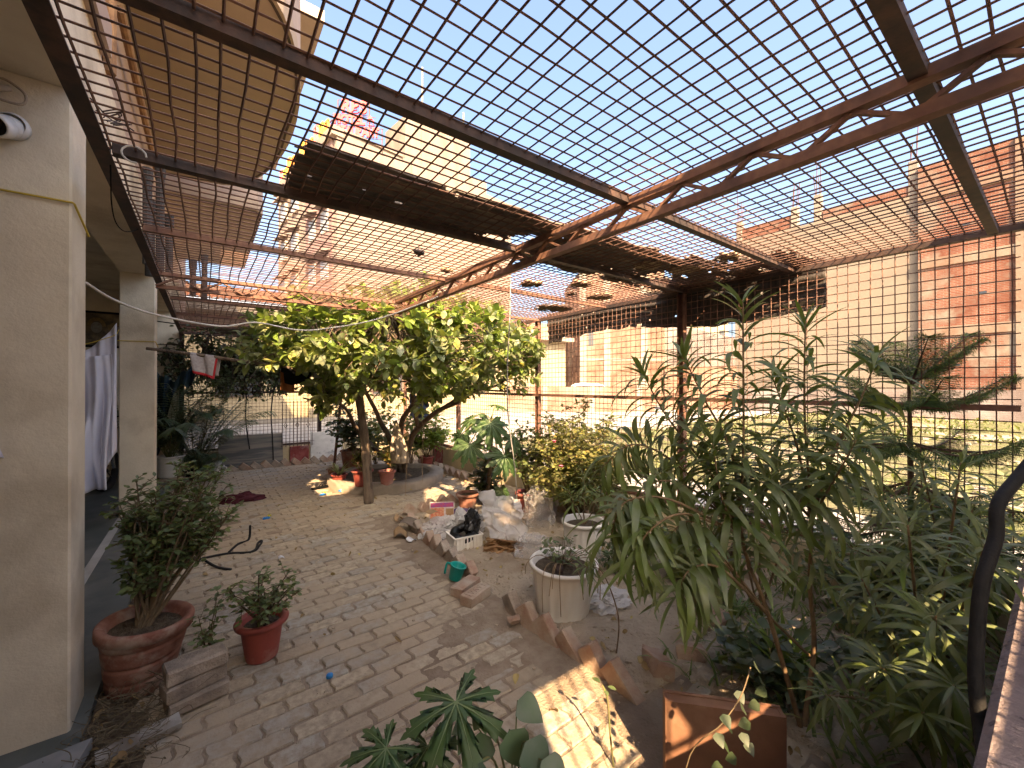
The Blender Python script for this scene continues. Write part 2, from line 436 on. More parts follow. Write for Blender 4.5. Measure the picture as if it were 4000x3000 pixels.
# ================================================================== wire cage over the courtyard
XL, XR, YF, YB, ZR = -0.31, 3.67, -0.62, 9.0, 2.40
YP = (0.25, 1.27, 2.16, 3.14, 4.30, 5.45, 6.60, 7.80)
cage = thing('wire_mesh_cage', 'large rusty steel cage of welded wire mesh roofing and fencing the courtyard', 'cage', (XR, YB, 0))
def angle_iron(mb, a, b, s=0.045, t=0.005, up=(0, 0, 1), flip=1):
    a, b = Vector(a), Vector(b); m = orient(b - a, Vector(up)); L = (b - a).length; c = (a + b) / 2
    mb.box(c + m @ Vector((0, 0, -s / 2 + t / 2)), (L, s, t), m)
    mb.box(c + m @ Vector((0, flip * (s / 2 - t / 2), t * 0.02)), (L, t, s - 2 * t * 1.02), m)
for Yp in (0.10, 2.20, 4.33, 6.54, 9.0):
    mb = MB(); mb.box((XR + 0.03, Yp, 1.35), (0.006, 0.062, 2.1)); mb.box((XR, Yp - 0.030, 1.35), (0.053, 0.006, 2.1)); mb.box((XR + 0.003, Yp + 0.034, 1.35), (0.05, 0.006, 2.1))
    mb.build('post', M_rust, cage)
for Xp in (1.86, XL):
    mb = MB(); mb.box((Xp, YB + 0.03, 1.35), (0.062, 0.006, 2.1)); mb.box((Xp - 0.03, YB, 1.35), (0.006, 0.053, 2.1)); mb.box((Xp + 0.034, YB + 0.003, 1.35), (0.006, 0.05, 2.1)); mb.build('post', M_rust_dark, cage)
mb = MB(); angle_iron(mb, (XR + .02, YF, ZR), (XR + .02, YB, ZR), 0.05); mb.build('top_rail', M_rust_dark, cage)
mb = MB(); angle_iron(mb, (XL, YF, ZR), (XL, YB, ZR), 0.05); mb.build('top_rail', M_rust_dark, cage)
mb = MB(); angle_iron(mb, (XL, YB, ZR), (XR, YB, ZR), 0.05); mb.build('top_rail', M_rust_dark, cage)
mb = MB(); mb.box((XR - .012, 4.55, 1.385), (0.05, 8.8, 0.006)); mb.box((XR - .036, 4.55, 1.37), (0.005, 8.8, 0.034)); mb.build('mid_rail', M_rust, cage)
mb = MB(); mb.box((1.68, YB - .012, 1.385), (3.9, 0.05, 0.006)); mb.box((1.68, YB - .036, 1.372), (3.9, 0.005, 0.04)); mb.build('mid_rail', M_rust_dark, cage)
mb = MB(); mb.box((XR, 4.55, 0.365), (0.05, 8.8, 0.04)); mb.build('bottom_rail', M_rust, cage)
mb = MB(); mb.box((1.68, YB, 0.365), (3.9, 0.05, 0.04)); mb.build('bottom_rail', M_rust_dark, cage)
for i, yp in enumerate(YP):
    if i == 4: continue
    s = 0.043 if i in (0, 1, 2) else 0.036
    mb = MB(); angle_iron(mb, (XL + .03, yp, ZR - .002), (XR - .01, yp, ZR - .002), s, 0.005, flip=-1)
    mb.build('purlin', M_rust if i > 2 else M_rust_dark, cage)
# trusses
def truss(name, a, b, depth, pitch, m):
    a, b = Vector(a), Vector(b); d = (b - a).normalized(); L = (b - a).length; dn = Vector((0, 0, -depth))
    root = MB(); angle_iron(root, a, b, 0.042, 0.005); o = root.build(name, m, cage)
    q = MB(); angle_iron(q, a + dn, b + dn, 0.042, 0.005, flip=1); q.build('bottom_chord', m, o)
    n = int(L / (pitch / 2)); w_ = MB()
    for k in range(n):
        z0, z1 = (-0.02, -depth) if k % 2 else (-depth, -0.02)
        w_.bar(a + d * (k * pitch / 2) + Vector((0, 0, z0)), a + d * ((k + 1) * pitch / 2) + Vector((0, 0, z1)), 0.022, 0.012)
    w_.build('web', m, o)
truss('truss', (1.65, -0.61, ZR - .012), (1.65, 4.28, ZR - .012), 0.105, 0.29, M_rust)
truss('truss', (XL, 4.30, ZR - .004), (XR, 4.30, ZR - .004), 0.105, 0.29, M_rust)
# wire mesh panels, one per bay
mr = random.Random(11)
def mesh_panel(o, ua, ub, na, nb, r=0.003, wob=0.004, m=M_rust):
    """welded wires over a parallelogram from o along ua and ub with na, nb wires"""
    mb = MB(); o, ua, ub = Vector(o), Vector(ua), Vector(ub); nrm = ua.cross(ub).normalized()
    for n, p, q, off in ((na, ua, ub, 0), (nb, ub, ua, 2.05 * r)):
        for k in range(n):
            base = o + p * ((k + .5) / n) + nrm * off; seg = 4; pts = []
            for j in range(seg + 1):
                t = j / seg
                e = p.normalized() * mr.uniform(-wob, wob) + nrm * (mr.uniform(-wob, wob) * .5 if 0 < j < seg else 0)
                pts.append(base + q * t + e)
            mb.tube(pts, r, 4, False)
    mb.build('wire_mesh', m, cage)
edges = [YF] + list(YP[1:]) + [YB]
for i in range(len(edges) - 1):
    for (xa, xb) in ((XL, 1.65), (1.65, XR)):
        dy = edges[i + 1] - edges[i]
        mesh_panel((xa, edges[i], ZR + .004), (xb - xa, 0, 0), (0, dy, 0), round((xb - xa) / .0625), round(dy / .0625), 0.0039, 0.008, M_wire)
posts = (0.15, 2.20, 4.33, 6.54, 9.0)
for i in range(4):
    for z0, z1 in ((0.38, 1.39), (1.39, 2.38)):
        dy = posts[i + 1] - posts[i]
        mesh_panel((XR + .006, posts[i], z0), (0, dy, 0), (0, 0, z1 - z0), round(dy / .0625), round((z1 - z0) / .0625), 0.0032, 0.003, M_wire)
for xa, xb in ((XL, 1.86), (1.86, XR)):
    for z0, z1 in ((0.38, 1.39), (1.39, 2.38)):
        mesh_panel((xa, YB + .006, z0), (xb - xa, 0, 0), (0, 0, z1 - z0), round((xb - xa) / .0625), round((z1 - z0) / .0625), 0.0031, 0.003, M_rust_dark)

# ================================================================== low walls
M_yellow_wall = mat('cream_yellow_wall', (0.60, 0.50, 0.31), (0.50, 0.41, 0.25), 2.4, (0.34, 0.29, 0.2), 1.1, rough=0.92, bmp=0.35, bscale=50, bdist=0.005)
M_red_paint = mat('faded_maroon_paint', (0.22, 0.035, 0.035), (0.30, 0.09, 0.08), 9, (0.36, 0.22, 0.2), 5.0, rough=0.8, bmp=0.3, lo3=0.55, hi3=0.66)
wl = thing('low_wall', 'low cream plastered wall along the foot of the long mesh fence beside the road', 'wall', (XR, 4.5, 0))
mb = MB(); mb.bbox((XR + .03, 4.62, 0.14), (0.16, 9.0, 0.39), 0.012); mb.build('masonry', M_yellow_wall, wl)
mb = MB(); mb.box((XR - .054, 7.25, 0.165), (0.012, 0.42, 0.325)); mb.build('painted_panel', M_red_paint, wl)
wl = thing('low_wall', 'low cream wall with a maroon painted block under the fence behind the marble slabs', 'wall', (1.7, YB, 0))
mb = MB(); mb.bbox((1.62, YB + .04, 0.14), (3.88, 0.16, 0.39), 0.012); mb.build('masonry', M_yellow_wall, wl)
mb = MB(); mb.box((1.49, YB - .06, 0.17), (0.33, 0.05, 0.30)); mb.build('painted_panel', M_red_paint, wl)
M_parapet = mat('pitted_concrete', (0.25, 0.20, 0.19), (0.19, 0.15, 0.142), 16, (0.09, 0.072, 0.07), 24, rough=0.9, bmp=0.9, bscale=45, bdist=0.01, lo3=0.58, hi3=0.66)
mb = MB(); mb.bbox((1.95, 0.022, 0.43), (3.6, 0.15, 0.86), 0.015)
tag(mb.build('concrete_parapet', M_parapet), 'pitted pinkish grey concrete parapet slanting in at the lower right corner', 'parapet')

# ================================================================== the house on the left, with its porch
house = thing('house', 'cream plastered house with square porch pillars and rounded balconies above the courtyard', 'house', (-0.6, 2.6, 0))
PX0, PX1 = -0.74, -0.445
for y0 in (2.48, 6.12):
    mb = MB(); mb.bbox(((PX0 + PX1) / 2, y0 + 0.13, 1.39), (PX1 - PX0, 0.26, 2.70), 0.008); mb.build('pillar', M_plaster, house)
mb = MB(); mb.bx(PX0, PX1, -0.2, 9.0, 2.735, 3.25); mb.build('beam', M_plaster, house)
mb = MB(); mb.bx(-4.4, PX0, -0.2, 9.0, 3.0, 3.25); mb.build('porch_ceiling', M_plaster, house)
mb = MB(); mb.bx(-4.6, -4.4, -0.2, 9.2, 0.0, 3.25); mb.build('porch_back_wall', M_plaster, house)
mb = MB(); mb.bx(-4.4, -0.345, 9.0, 9.2, 0.0, 3.25); mb.build('end_wall', M_plaster, house)
mb = MB(); mb.bx(-4.4, -2.2, -0.3, -0.2, 0.0, 3.25); mb.build('side_wall', M_plaster, house)
M_kota = mat('green_grey_floor_stone', (0.075, 0.088, 0.082), (0.11, 0.12, 0.11), 5, (0.16, 0.16, 0.145), 2.0, rough=0.55, bmp=0.1, spec=0.4)
M_strip = mat('white_marble_strip', (0.42, 0.41, 0.38), (0.34, 0.33, 0.30), 8, rough=0.6)
mb = MB(); mb.bx(-4.4, -0.40, -0.2, 9.0, -0.05, 0.06); fl = mb.build('porch_floor', M_kota, house)
mb = MB(); mb.bx(-0.75, -0.69, -0.2, 9.0, 0.06, 0.064); mb.build('floor_strip', M_strip, fl)
mb = MB(); mb.bx(-2.6, -2.54, -0.2, 9.0, 0.06, 0.064); mb.build('floor_strip', M_strip, fl)
# upper storeys
mb = MB(); mb.bx(-4.6, -0.46, 3.05, 16.0, 3.25, 7.4); mb.build('upper_wall', M_plaster2, house)
mb = MB(); mb.bx(-4.6, -0.40, -0.3, 3.05, 3.25, 3.42); mb.build('terrace_slab', M_plaster2, house)
def balcony(outline, z, hh=0.75, t=0.14):
    o = MB(); o.prism(outline, lambda p: (p[0], p[1], z), lambda p: (p[0], p[1], z + t)); s = o.build('balcony', M_under, house)
    c = Vector((sum(p[0] for p in outline) / len(outline), sum(p[1] for p in outline) / len(outline)))
    q = MB(); n = len(outline)
    for i in range(n - 1):
        a, b = Vector(outline[i]), Vector(outline[i + 1]); d = (b - a).normalized(); nr = Vector((d.y, -d.x)) * 0.09
        if (a + nr - c).length > (a - c).length: nr = -nr
        q.add([(a.x, a.y, z + t), (b.x, b.y, z + t), (b.x, b.y, z + hh), (a.x, a.y, z + hh),
               (a.x + nr.x, a.y + nr.y, z + t), (b.x + nr.x, b.y + nr.y, z + t), (b.x + nr.x, b.y + nr.y, z + hh), (a.x + nr.x, a.y + nr.y, z + hh)],
              [(0, 1, 2, 3), (7, 6, 5, 4), (3, 2, 6, 7)])
    q.build('balcony_parapet', M_plaster2, s)
    # dark drip groove under the rim
    g = MB()
    for i in range(n - 1):
        a, b = Vector(outline[i]), Vector(outline[i + 1])
        a2, b2 = a + (c - a).normalized() * .07, b + (c - b).normalized() * .07
        g.bar((a2.x, a2.y, z - .004), (b2.x, b2.y, z - .004), 0.02, 0.006)
    g.build('drip_strip', M_rust_dark, s)
arc = [(-0.46, 3.1)] + [(0.10 + 0.66 * math.cos(t), 4.95 + 1.85 * math.sin(t)) for t in [(-90 + 180 * k / 22) * math.pi / 180 for k in range(23)]] + [(-0.46, 6.9)]
balcony(arc, 4.2)
balcony([(-0.46, 7.45), (0.66, 7.45), (0.74, 7.6), (0.74, 11.3), (-0.46, 11.3)], 4.2)
mb = MB(); mb.bx(-0.46, 1.45, 6.7, 12.0, 7.0, 7.18); mb.build('upper_slab', M_under, house)
M_pipe = mat('dark_drain_pipe', (0.045, 0.042, 0.04), (0.08, 0.07, 0.062), 14, rough=0.7)
for x_, y_, r_, z0, z1 in ((-0.36, 4.30, .03, 2.45, 3.2), (-0.30, 4.55, .03, 2.45, 3.35), (-0.38, 4.75, .035, 2.45, 3.1), (-0.25, 4.72, .028, 2.45, 3.0), (-0.10, 5.6, .03, 2.46, 2.85), (0.0, 5.7, .028, 2.46, 2.95)):
    mb = MB(); mb.tube([(x_, y_, z0), (x_, y_, z1)], r_, 10); mb.tube([(x_, y_, z1 - .10), (x_, y_, z1)], r_ * 1.25, 10); mb.build('drain_pipe', M_pipe, house, False)
M_rustpipe = mat('stained_water_pipe', (0.33, 0.19, 0.09), (0.22, 0.12, 0.06), 12, rough=0.8)
mb = MB(); mb.tube([(-0.43, 3.2, 3.25), (-0.43, 3.25, 7.3)], 0.03, 8); mb.tube([(-0.40, 3.3, 3.7), (-0.40, 6.5, 3.7)], 0.022, 8); mb.build('water_pipe', M_rustpipe, house)

# unseen wall added behind the camera to block sun, opening passes a low patch
sun_block = thing('sun_block_wall', 'unseen pale wall added behind the viewpoint to shade the courtyard, with a grilled opening', 'house', (1.0, -1.0, 0))
mb = MB()
OX0, OX1, OZ0, OZ1, WY0, WY1 = 0.16, 2.30, 0.95, 2.30, -0.95, -0.75
mb.bx(-0.35, OX0, WY0, WY1, -0.05, 4.65); mb.bx(OX0, 0.5, WY0, WY1, 3.98, 4.65); mb.bx(OX1, 4.3, WY0, WY1, -0.05, 3.55)
mb.bx(0.64, OX1, WY0, WY1, 1.84, OZ1); mb.bx(0.64, OX1, WY0, WY1, OZ0, 1.62); mb.bx(OX0, OX1, WY0, WY1, -0.05, OZ0); mb.bx(OX0, OX1, WY0, WY1, OZ1, 3.98)
mb.bx(-3.2, -0.36, WY0 - .02, WY1 + .02, -0.05, 6.2)
mb.build('wall', mat('sun_block_pale', (0.74, 0.70, 0.62), (0.68, 0.64, 0.56), 2, rough=.9), sun_block)  # pale so the unseen wall bounces fill light into the courtyard
mb = MB()
for k in range(27): mb.tube([(OX0 + .04 + k * .078, -0.85, OZ0), (OX0 + .04 + k * .078, -0.85, OZ1)], 0.006, 6, False)
for z in (1.3, 1.75): mb.box(((OX0 + OX1) / 2, -0.85, z), (OX1 - OX0, 0.025, 0.008))
mb.build('window_grille', M_rust_dark, sun_block)
# ================================================================== buildings around
M_beige = mat('beige_render', (0.210, 0.175, 0.134), (0.190, 0.157, 0.121), 0.5, (0.174, 0.144, 0.113), 0.22, rough=0.95, bmp=0.3, bscale=8, bdist=0.02, stretch=(1, 1, 2.2), co='obj')
M_redbrick = brickmat('red_brickwork', (0.164, 0.057, 0.034), (0.197, 0.082, 0.050), (0.197, 0.161, 0.128), c3=(0.203, 0.171, 0.134), scale3=0.45, lo3=0.56, hi3=0.66)
M_palebrick = brickmat('pale_brickwork', (0.190, 0.098, 0.064), (0.223, 0.128, 0.087), (0.216, 0.174, 0.134), c3=(0.230, 0.184, 0.141), scale3=0.3, lo3=0.5, hi3=0.66)
M_greybrick = brickmat('grey_brickwork', (0.197, 0.151, 0.134), (0.236, 0.190, 0.168), (0.223, 0.203, 0.188), c3=(0.262, 0.243, 0.222), scale3=0.3)
M_cband = mat('concrete_band', (0.236, 0.207, 0.168), (0.203, 0.177, 0.144), 1.2, (0.171, 0.148, 0.121), 0.6, rough=0.95, bmp=0.4, bscale=10, bdist=0.02)
M_cream_h = mat('cream_house_paint', (0.262, 0.226, 0.161), (0.243, 0.207, 0.148), 0.7, rough=0.9)
M_winframe = mat('window_frame_dark', (0.10, 0.075, 0.06), rough=0.7)
M_glass = mat('dark_window_glass', (0.035, 0.04, 0.045), rough=0.15, spec=0.6)
M_hglass = mat('dull_window_glass', (0.24, 0.25, 0.25), rough=0.35, spec=0.4)
M_hframe = mat('pale_window_frame', (0.34, 0.29, 0.24), rough=0.8)
M_pink = mat('dusty_pink_render', (0.203, 0.131, 0.114), (0.187, 0.118, 0.104), 0.5, rough=0.93)
M_hotel = mat('pale_cement_render', (0.225, 0.178, 0.145), (0.20, 0.158, 0.128), 0.6, (0.165, 0.128, 0.102), 0.35, rough=0.95, bmp=0.3, bscale=6, bdist=0.02, stretch=(2.0, 2.0, 0.5), lo3=0.52, hi3=0.7, co='obj')
M_rebar = mat('rebar', (0.13, 0.07, 0.05), (0.09, 0.05, 0.04), 20, rough=0.8)
FX = 28.0
b1 = thing('unfinished_building', 'big unfinished building with bare beige rendered side wall and starter columns on top', 'building', (FX, 4.3, 0))
mb = MB(); mb.bx(0, 9, 0, 8.7, -0.1, 10.85); mb.build('wall', M_beige, b1, local=True)
mb = MB(); mb.bx(0.05, 0.28, 0.1, 3.9, 10.85, 11.45); mb.build('brick_parapet', M_redbrick, b1, local=True)
mb = MB(); mb.bx(0.05, 0.28, 5.4, 8.6, 10.85, 11.65); mb.build('brick_parapet', M_redbrick, b1, local=True)
for yy, zt in ((0.18, 12.6), (4.15, 12.4), (5.3, 12.1), (8.45, 12.2)):
    mb = MB(); mb.bbox((0.18, yy, 10.85 + (zt - 10.85) / 2), (0.36, 0.36, zt - 10.85), 0.02); o = mb.build('starter_column', M_cband, b1, local=True)
    q = MB()
    for dx, dy in ((-.12, -.12), (.12, -.1), (.1, .12), (-.1, .1)): q.tube([(0.18 + dx, yy + dy, zt), (0.18 + dx * 1.3 + U(-.1, .1), yy + dy + U(-.1, .1), zt + U(0.8, 2.0))], 0.02, 5)
    q.build('rebar', M_rebar, o, local=True)
M_band2 = mat('brick_dusted_band', (0.197, 0.148, 0.111), (0.177, 0.112, 0.077), 1.6, (0.216, 0.174, 0.134), 0.7, rough=0.95, bmp=0.4, bscale=10, bdist=0.02)
b2 = thing('brick_building', 'tall bare red brick building with concrete bands right of the beige wall', 'building', (FX - .15, -6, 0))
mb = MB(); mb.bx(0, 9, 0, 10.28, -0.1, 12.1); mb.build('wall', M_redbrick, b2, local=True)
for z in (4.05, 7.35, 10.6): mb = MB(); mb.bx(-0.05, 0.02, 0, 10.28, z - .22, z + .22); mb.build('concrete_band', M_band2, b2, local=True)
for yy in (7.05, 3.6): mb = MB(); mb.bx(-0.08, 0.02, yy - .22, yy + .22, -0.1, 12.1); mb.build('concrete_column', M_band2, b2, local=True)
for yy, z in ((9.0, 2.4), (8.2, 5.6), (6.2, 2.6), (5.3, 5.9), (8.7, 8.8)): mb = MB(); mb.bx(-0.012, 0.02, yy - .11, yy + .11, z, z + .11); mb.build('putlog_hole', M_glass, b2, local=True)
# things seen through the long fence, turned towards us
def facing(name, label, cat, pxc, t, extra=0.0):
    p = P(pxc, HY, t); return thing(name, label, cat, (p.x, p.y, 0), R(-YAW) + extra)
def yz(py, t): return CAM_H + t * (HY - py) / FPX
def wx(px, pxc, t): return (px - pxc) / FPX * t
def window(root, x0, x1, z0, z1, y, bars=3):
    f = MB(); t = 0.07
    f.bx(x0 - t, x1 + t, y - .06, y + .02, z0 - t, z0); f.bx(x0 - t, x1 + t, y - .06, y + .02, z1, z1 + t); f.bx(x0 - t, x0, y - .06, y + .02, z0, z1); f.bx(x1, x1 + t, y - .06, y + .02, z0, z1)
    for k in range(1, bars): f.bx(x0 + (x1 - x0) * k / bars - .02, x0 + (x1 - x0) * k / bars + .02, y - .05, y + .01, z0, z1)
    o = f.build('window', M_winframe, root, local=True)
    g = MB(); g.bx(x0, x1, y - .012, y + .01, z0, z1); g.build('pane', M_glass, o, local=True)
t = 34; r3 = facing('brick_house', 'pale red brick house wall with plaster columns seen under the hanging sheet', 'house', 1346, t, 0.06)
mb = MB(); mb.bx(wx(1254, 1346, t), wx(1438, 1346, t), 0, 7, -0.1, yz(585, t)); mb.build('wall', M_palebrick, r3, local=True)
for px in (1258, 1310, 1392): mb = MB(); mb.bx(wx(px, 1346, t) - .28, wx(px, 1346, t) + .28, -0.06, 0.02, -0.1, yz(585, t)); mb.build('concrete_column', M_cband, r3, local=True)
mb = MB(); mb.bx(wx(1258, 1346, t), wx(1436, 1346, t), -0.04, 0.02, yz(775, t) - .18, yz(775, t)); mb.build('concrete_band', M_cband, r3, local=True)
mb = MB(); mb.bx(wx(1270, 1346, t), wx(1281, 1346, t), -0.012, 0.03, yz(748, t), yz(715, t)); mb.build('window', M_glass, r3, local=True)
t = 42; r4 = facing('grey_house', 'grey cement sided house with sloping parapet beside the pale brick wall', 'house', 1500, t, -0.5)
mb = MB(); mb.prism([(-4.2, -0.1), (4.0, -0.1), (4.0, 6.0), (-4.2, 8.6)], lambda p: (p[0], 0, p[1]), lambda p: (p[0], 7, p[1])); mb.build('wall', M_greybrick, r4, local=True)
mb = MB(); mb.bx(-4.3, -2.6, -0.08, 7, -0.1, 9.0); mb.build('stair_tower', M_cband, r4, local=True)
t = 58; r5 = facing('distant_house', 'distant pale house with a rusty roof railing above the grey house', 'house', 1520, t)
mb = MB(); mb.bx(-3.6, 2.2, 0, 6, -0.1, yz(700, t)); mb.bx(0.2, 4.0, 1, 6, -0.1, yz(684, t)); mb.build('wall', M_cream_h, r5, local=True)
mb = MB()
for k in range(10): mb.bx(-3.5 + k * .42, -3.46 + k * .42, 0.05, 0.09, yz(700, t), yz(692, t))
mb.bx(-3.6, 0.4, 0.0, 1.0, yz(692, t), yz(689, t)); mb.build('roof_railing', M_rust, r5, local=True)
for z in (7.6, 8.6): window(r5, 2.4, 3.4, z, z + .7, 0.98, 2)
t = 26; r6 = facing('brick_boundary_wall', 'sunlit red brick boundary wall below the grey house', 'wall', 1510, t)
mb = MB(); mb.bx(wx(1436, 1510, t), wx(1592, 1510, t), 0, 0.25, -0.1, yz(792, t)); mb.build('wall', M_palebrick, r6, local=True)
for k in range(9): mb = MB(); mb.bx(-1.9 + k * .5, -1.78 + k * .5, -0.012, 0.02, 1.25, 1.36); mb.build('putlog_hole', M_glass, r6, local=True)
t = 40; r7 = facing('cream_house', 'cream two storey house with barred windows beyond the corner post', 'house', 1180, t, 0.08)
mb = MB(); mb.bx(wx(1108, 1180, t), wx(1212, 1180, t), 0, 8, -0.1, yz(712, t)); mb.bx(wx(1206, 1180, t), wx(1258, 1180, t), 0.3, 8, -0.1, yz(728, t)); mb.bx(wx(1140, 1180, t), wx(1200, 1180, t), 1.5, 7, -0.1, yz(694, t)); mb.build('wall', M_cream_h, r7, local=True)
mb = MB(); mb.bx(wx(1104, 1180, t), wx(1216, 1180, t), -0.5, 0.02, yz(800, t), yz(796, t)); mb.bx(wx(1106, 1180, t), wx(1214, 1180, t), -0.12, 0.02, yz(752, t), yz(748, t)); mb.build('cornice', M_cream_h, r7, local=True)
window(r7, wx(1168, 1180, t), wx(1193, 1180, t), yz(779, t), yz(753, t), 0, 3); window(r7, wx(1194, 1180, t), wx(1206, 1180, t), yz(831, t), yz(811, t), 0, 2)
window(r7, wx(1166, 1180, t), wx(1178, 1180, t), yz(836, t), yz(812, t), 0, 2); window(r7, wx(1142, 1180, t), wx(1150, 1180, t), yz(831, t), yz(808, t), 0, 1); window(r7, wx(1164, 1180, t), wx(1174, 1180, t), yz(745, t), yz(728, t), 0, 2)
t = 22; r8 = facing('boundary_wall', 'long low dusty boundary wall across the empty lot behind the parked car', 'wall', 1250, t)
mb = MB(); mb.bx(wx(940, 1250, t), wx(1445, 1250, t), 2.2, 2.42, -0.1, 1.42); mb.build('wall', M_palebrick, r8, local=True)
for k in range(5): mb = MB(); x_ = wx(960 + k * 112, 1250, t); mb.bx(x_ - .14, x_ + .14, 2.16, 2.3, -0.1, 1.5); mb.build('concrete_column', M_cband, r8, local=True)
# far boundary in front of the big buildings
r9 = thing('lot_wall', 'low brick wall along the foot of the tall buildings across the lot', 'wall', (FX - 1.0, -6, 0))
mb = MB(); mb.bx(0, 0.22, 0, 19, -0.1, 1.3); mb.build('wall', M_greybrick, r9, local=True)
# parked white car behind the boundary wall
cr = facing('parked_car', 'white parked car of which the roof shows over the low boundary wall', 'car', 1283, 24.9)
M_carw = mat('white_car_paint', (0.75, 0.75, 0.74), rough=0.3, spec=0.5); M_tyre = mat('tyre_rubber', (0.02, 0.02, 0.02), rough=0.8)
mb = MB(); mb.prism([(-2.0, .3), (2.0, .3), (2.05, .75), (1.3, .95), (.75, 1.02), (-1.2, 1.05), (-1.95, .95), (-2.05, .7)], lambda p: (p[0], 0, p[1]), lambda p: (p[0], 1.7, p[1])); mb.build('body', M_carw, cr, local=True)
mb = MB(); mb.prism([(-1.35, 1.04), (1.2, 1.02), (.55, 1.55), (.2, 1.62), (-.85, 1.64), (-1.15, 1.5)], lambda p: (p[0], .12, p[1]), lambda p: (p[0], 1.58, p[1])); cab = mb.build('cabin', M_carw, cr, local=True)
for a, b_ in ((-1.05, -.15), (-.05, .85)): mb = MB(); mb.prism([(a, 1.08), (b_, 1.08), (b_ - .25 if b_ > 0 else b_, 1.48), (a, 1.48)], lambda p: (p[0], .108, p[1]), lambda p: (p[0], .13, p[1])); mb.build('window', M_glass, cab, local=True)
for x_ in (-1.25, 1.25):
    for y_ in (.1, 1.6): mb = MB(); mb.tube([(x_, y_ - .1, .32), (x_, y_ + .1, .32)], .32, 18); mb.build('wheel', M_tyre, cr, local=True)

# ---- hotel
t0 = 26.0; lat0 = -0.425 * t0
cor = Vector((t0 * _s + lat0 * _c, t0 * _c - lat0 * _s, 0))
HH = 17.7
a45 = R(90 - YAW - 45)            # direction of its right face in the ground plane
hot = thing('hotel', 'tall pale hotel block with a pink strip, roof tower and red rooftop letters', 'hotel', cor, a45)
# local x along right face, local y along left face
mb = MB(); mb.bx(0, 15.5, 0, 12, -0.1, HH); mb.build('wall', M_hotel, hot, local=True)
mb = MB(); mb.bx(-0.35, 0.4, -0.1, 12.2, HH - .45, HH + .12); mb.bx(0.4, 4.6, -0.12, 0.25, HH - .02, HH + .10); mb.build('roof_parapet', M_hotel, hot, local=True)
mb = MB(); mb.bx(-0.12, 0.02, 0.5, 5.2, -0.1, HH - .05); mb.build('pink_strip', M_pink, hot, local=True)
for k in range(5):
    z = 2.2 + k * 3.1
    for y0 in (1.0, 3.2, 7.0, 9.6):
        f = MB(); f.bx(-0.16, 0.03, y0, y0 + 1.3, z, z + 1.5); o = f.build('window', M_hframe, hot, local=True)
        g = MB(); g.bx(-0.175, -0.14, y0 + .08, y0 + .62, z + .08, z + 1.42); g.bx(-0.175, -0.14, y0 + .70, y0 + 1.22, z + .08, z + 1.42); g.build('pane', M_hglass, o, local=True)
        g = MB(); g.prism([(-0.7, z + 1.62), (0.0, z + 1.9), (0.0, z + 2.0), (-0.7, z + 1.72)], lambda p: (p[0], y0 - .2, p[1]), lambda p: (p[0], y0 + 1.5, p[1])); g.build('sunshade', M_hotel, o, local=True)
mb = MB(); mb.bx(6.2, 10.8, 0.02, 4.5, HH, HH + 3.6); mb.bx(7.6, 10.0, 0.3, 3.8, HH + 3.6, HH + 4.8); mb.bx(4.9, 6.2, 0.1, 3, HH, HH + 3.2); mb.build('roof_tower', M_hotel, hot, local=True)
mb = MB(); mb.bx(10.8, 12.6, 0.02, 3.5, HH, HH + .9); mb.build('roof_block', M_hotel, hot, local=True)
mb = MB(); mb.box((5.6, -0.03, HH / 2), (0.5, 0.08, HH - .3)); mb.build('wall_pilaster', M_hotel, hot, local=True)
for x_, z1 in ((6.9, 8.2), (10.9, 6.6)): mb = MB(); mb.tube([(x_, 1, HH + 3), (x_, 1, HH + z1)], 0.07, 6); mb.build('roof_mast', M_cband, hot, local=True)
# rooftop sign
M_sign = mat('red_sign_letters', (0.50, 0.05, 0.05), rough=0.5)
ts = 27.6; so = P(762, 300, ts)
sg = thing('rooftop_sign', 'red letters reading RBS HOTEL & RESTAURANT on a frame over the hotel roof', 'sign', (so.x, so.y, HH + .3), R(-YAW) + 0.12)
def lettering(txt, pxc, y0, y1, width_px):
    cu = bpy.data.curves.new('lettering', 'FONT'); cu.body = txt; cu.align_x = 'CENTER'; cu.extrude = 0.06; cu.offset = 0.05
    cap = (y1 - y0) / FPX * ts; cu.size = cap / 0.70
    o = bpy.data.objects.new('lettering', cu); C.objects.link(o); o.parent = sg; cu.materials.append(M_sign)
    wdt = {'RBS': 2.05, 'HOTEL &': 4.35, 'RESTAURANT': 7.25}[txt] * cu.size * 0.98
    want = width_px / FPX * ts; cu.space_character = 1.0
    o.rotation_euler = (R(90), 0, 0); o.scale = (want / wdt, 1, 1)
    o.location = ((pxc - 762) / FPX * ts, 0, CAM_H + (HY - y1) / FPX * ts - (HH + .3))
    bpy.context.view_layer.update()
    me = bpy.data.meshes.new_from_object(o.evaluated_get(bpy.context.evaluated_depsgraph_get()))
    n_ = bpy.data.objects.new('lettering', me); C.objects.link(n_); n_.parent = sg
    n_.location, n_.rotation_euler, n_.scale = o.location.copy(), o.rotation_euler.copy(), o.scale.copy()
    bpy.data.objects.remove(o); n_.name = 'lettering'
lettering('RBS', 764, 216, 242, 66); lettering('HOTEL &', 763, 249, 267, 88); lettering('RESTAURANT', 763, 273, 292, 122)
mb = MB()
def zz(y): return CAM_H + (HY - y) / FPX * ts - (HH + .3)
for y_, w_ in ((214, 68), (244, 68), (247, 92), (269, 92), (271, 124), (294, 124)): mb.box((0.03, 0.14, zz(y_)), (w_ / FPX * ts, 0.03, 0.03))
for px in (-33, 33): mb.box((px / FPX * ts, 0.16, (zz(214) + -0.6) / 2), (0.06, 0.06, zz(214) + 0.6))
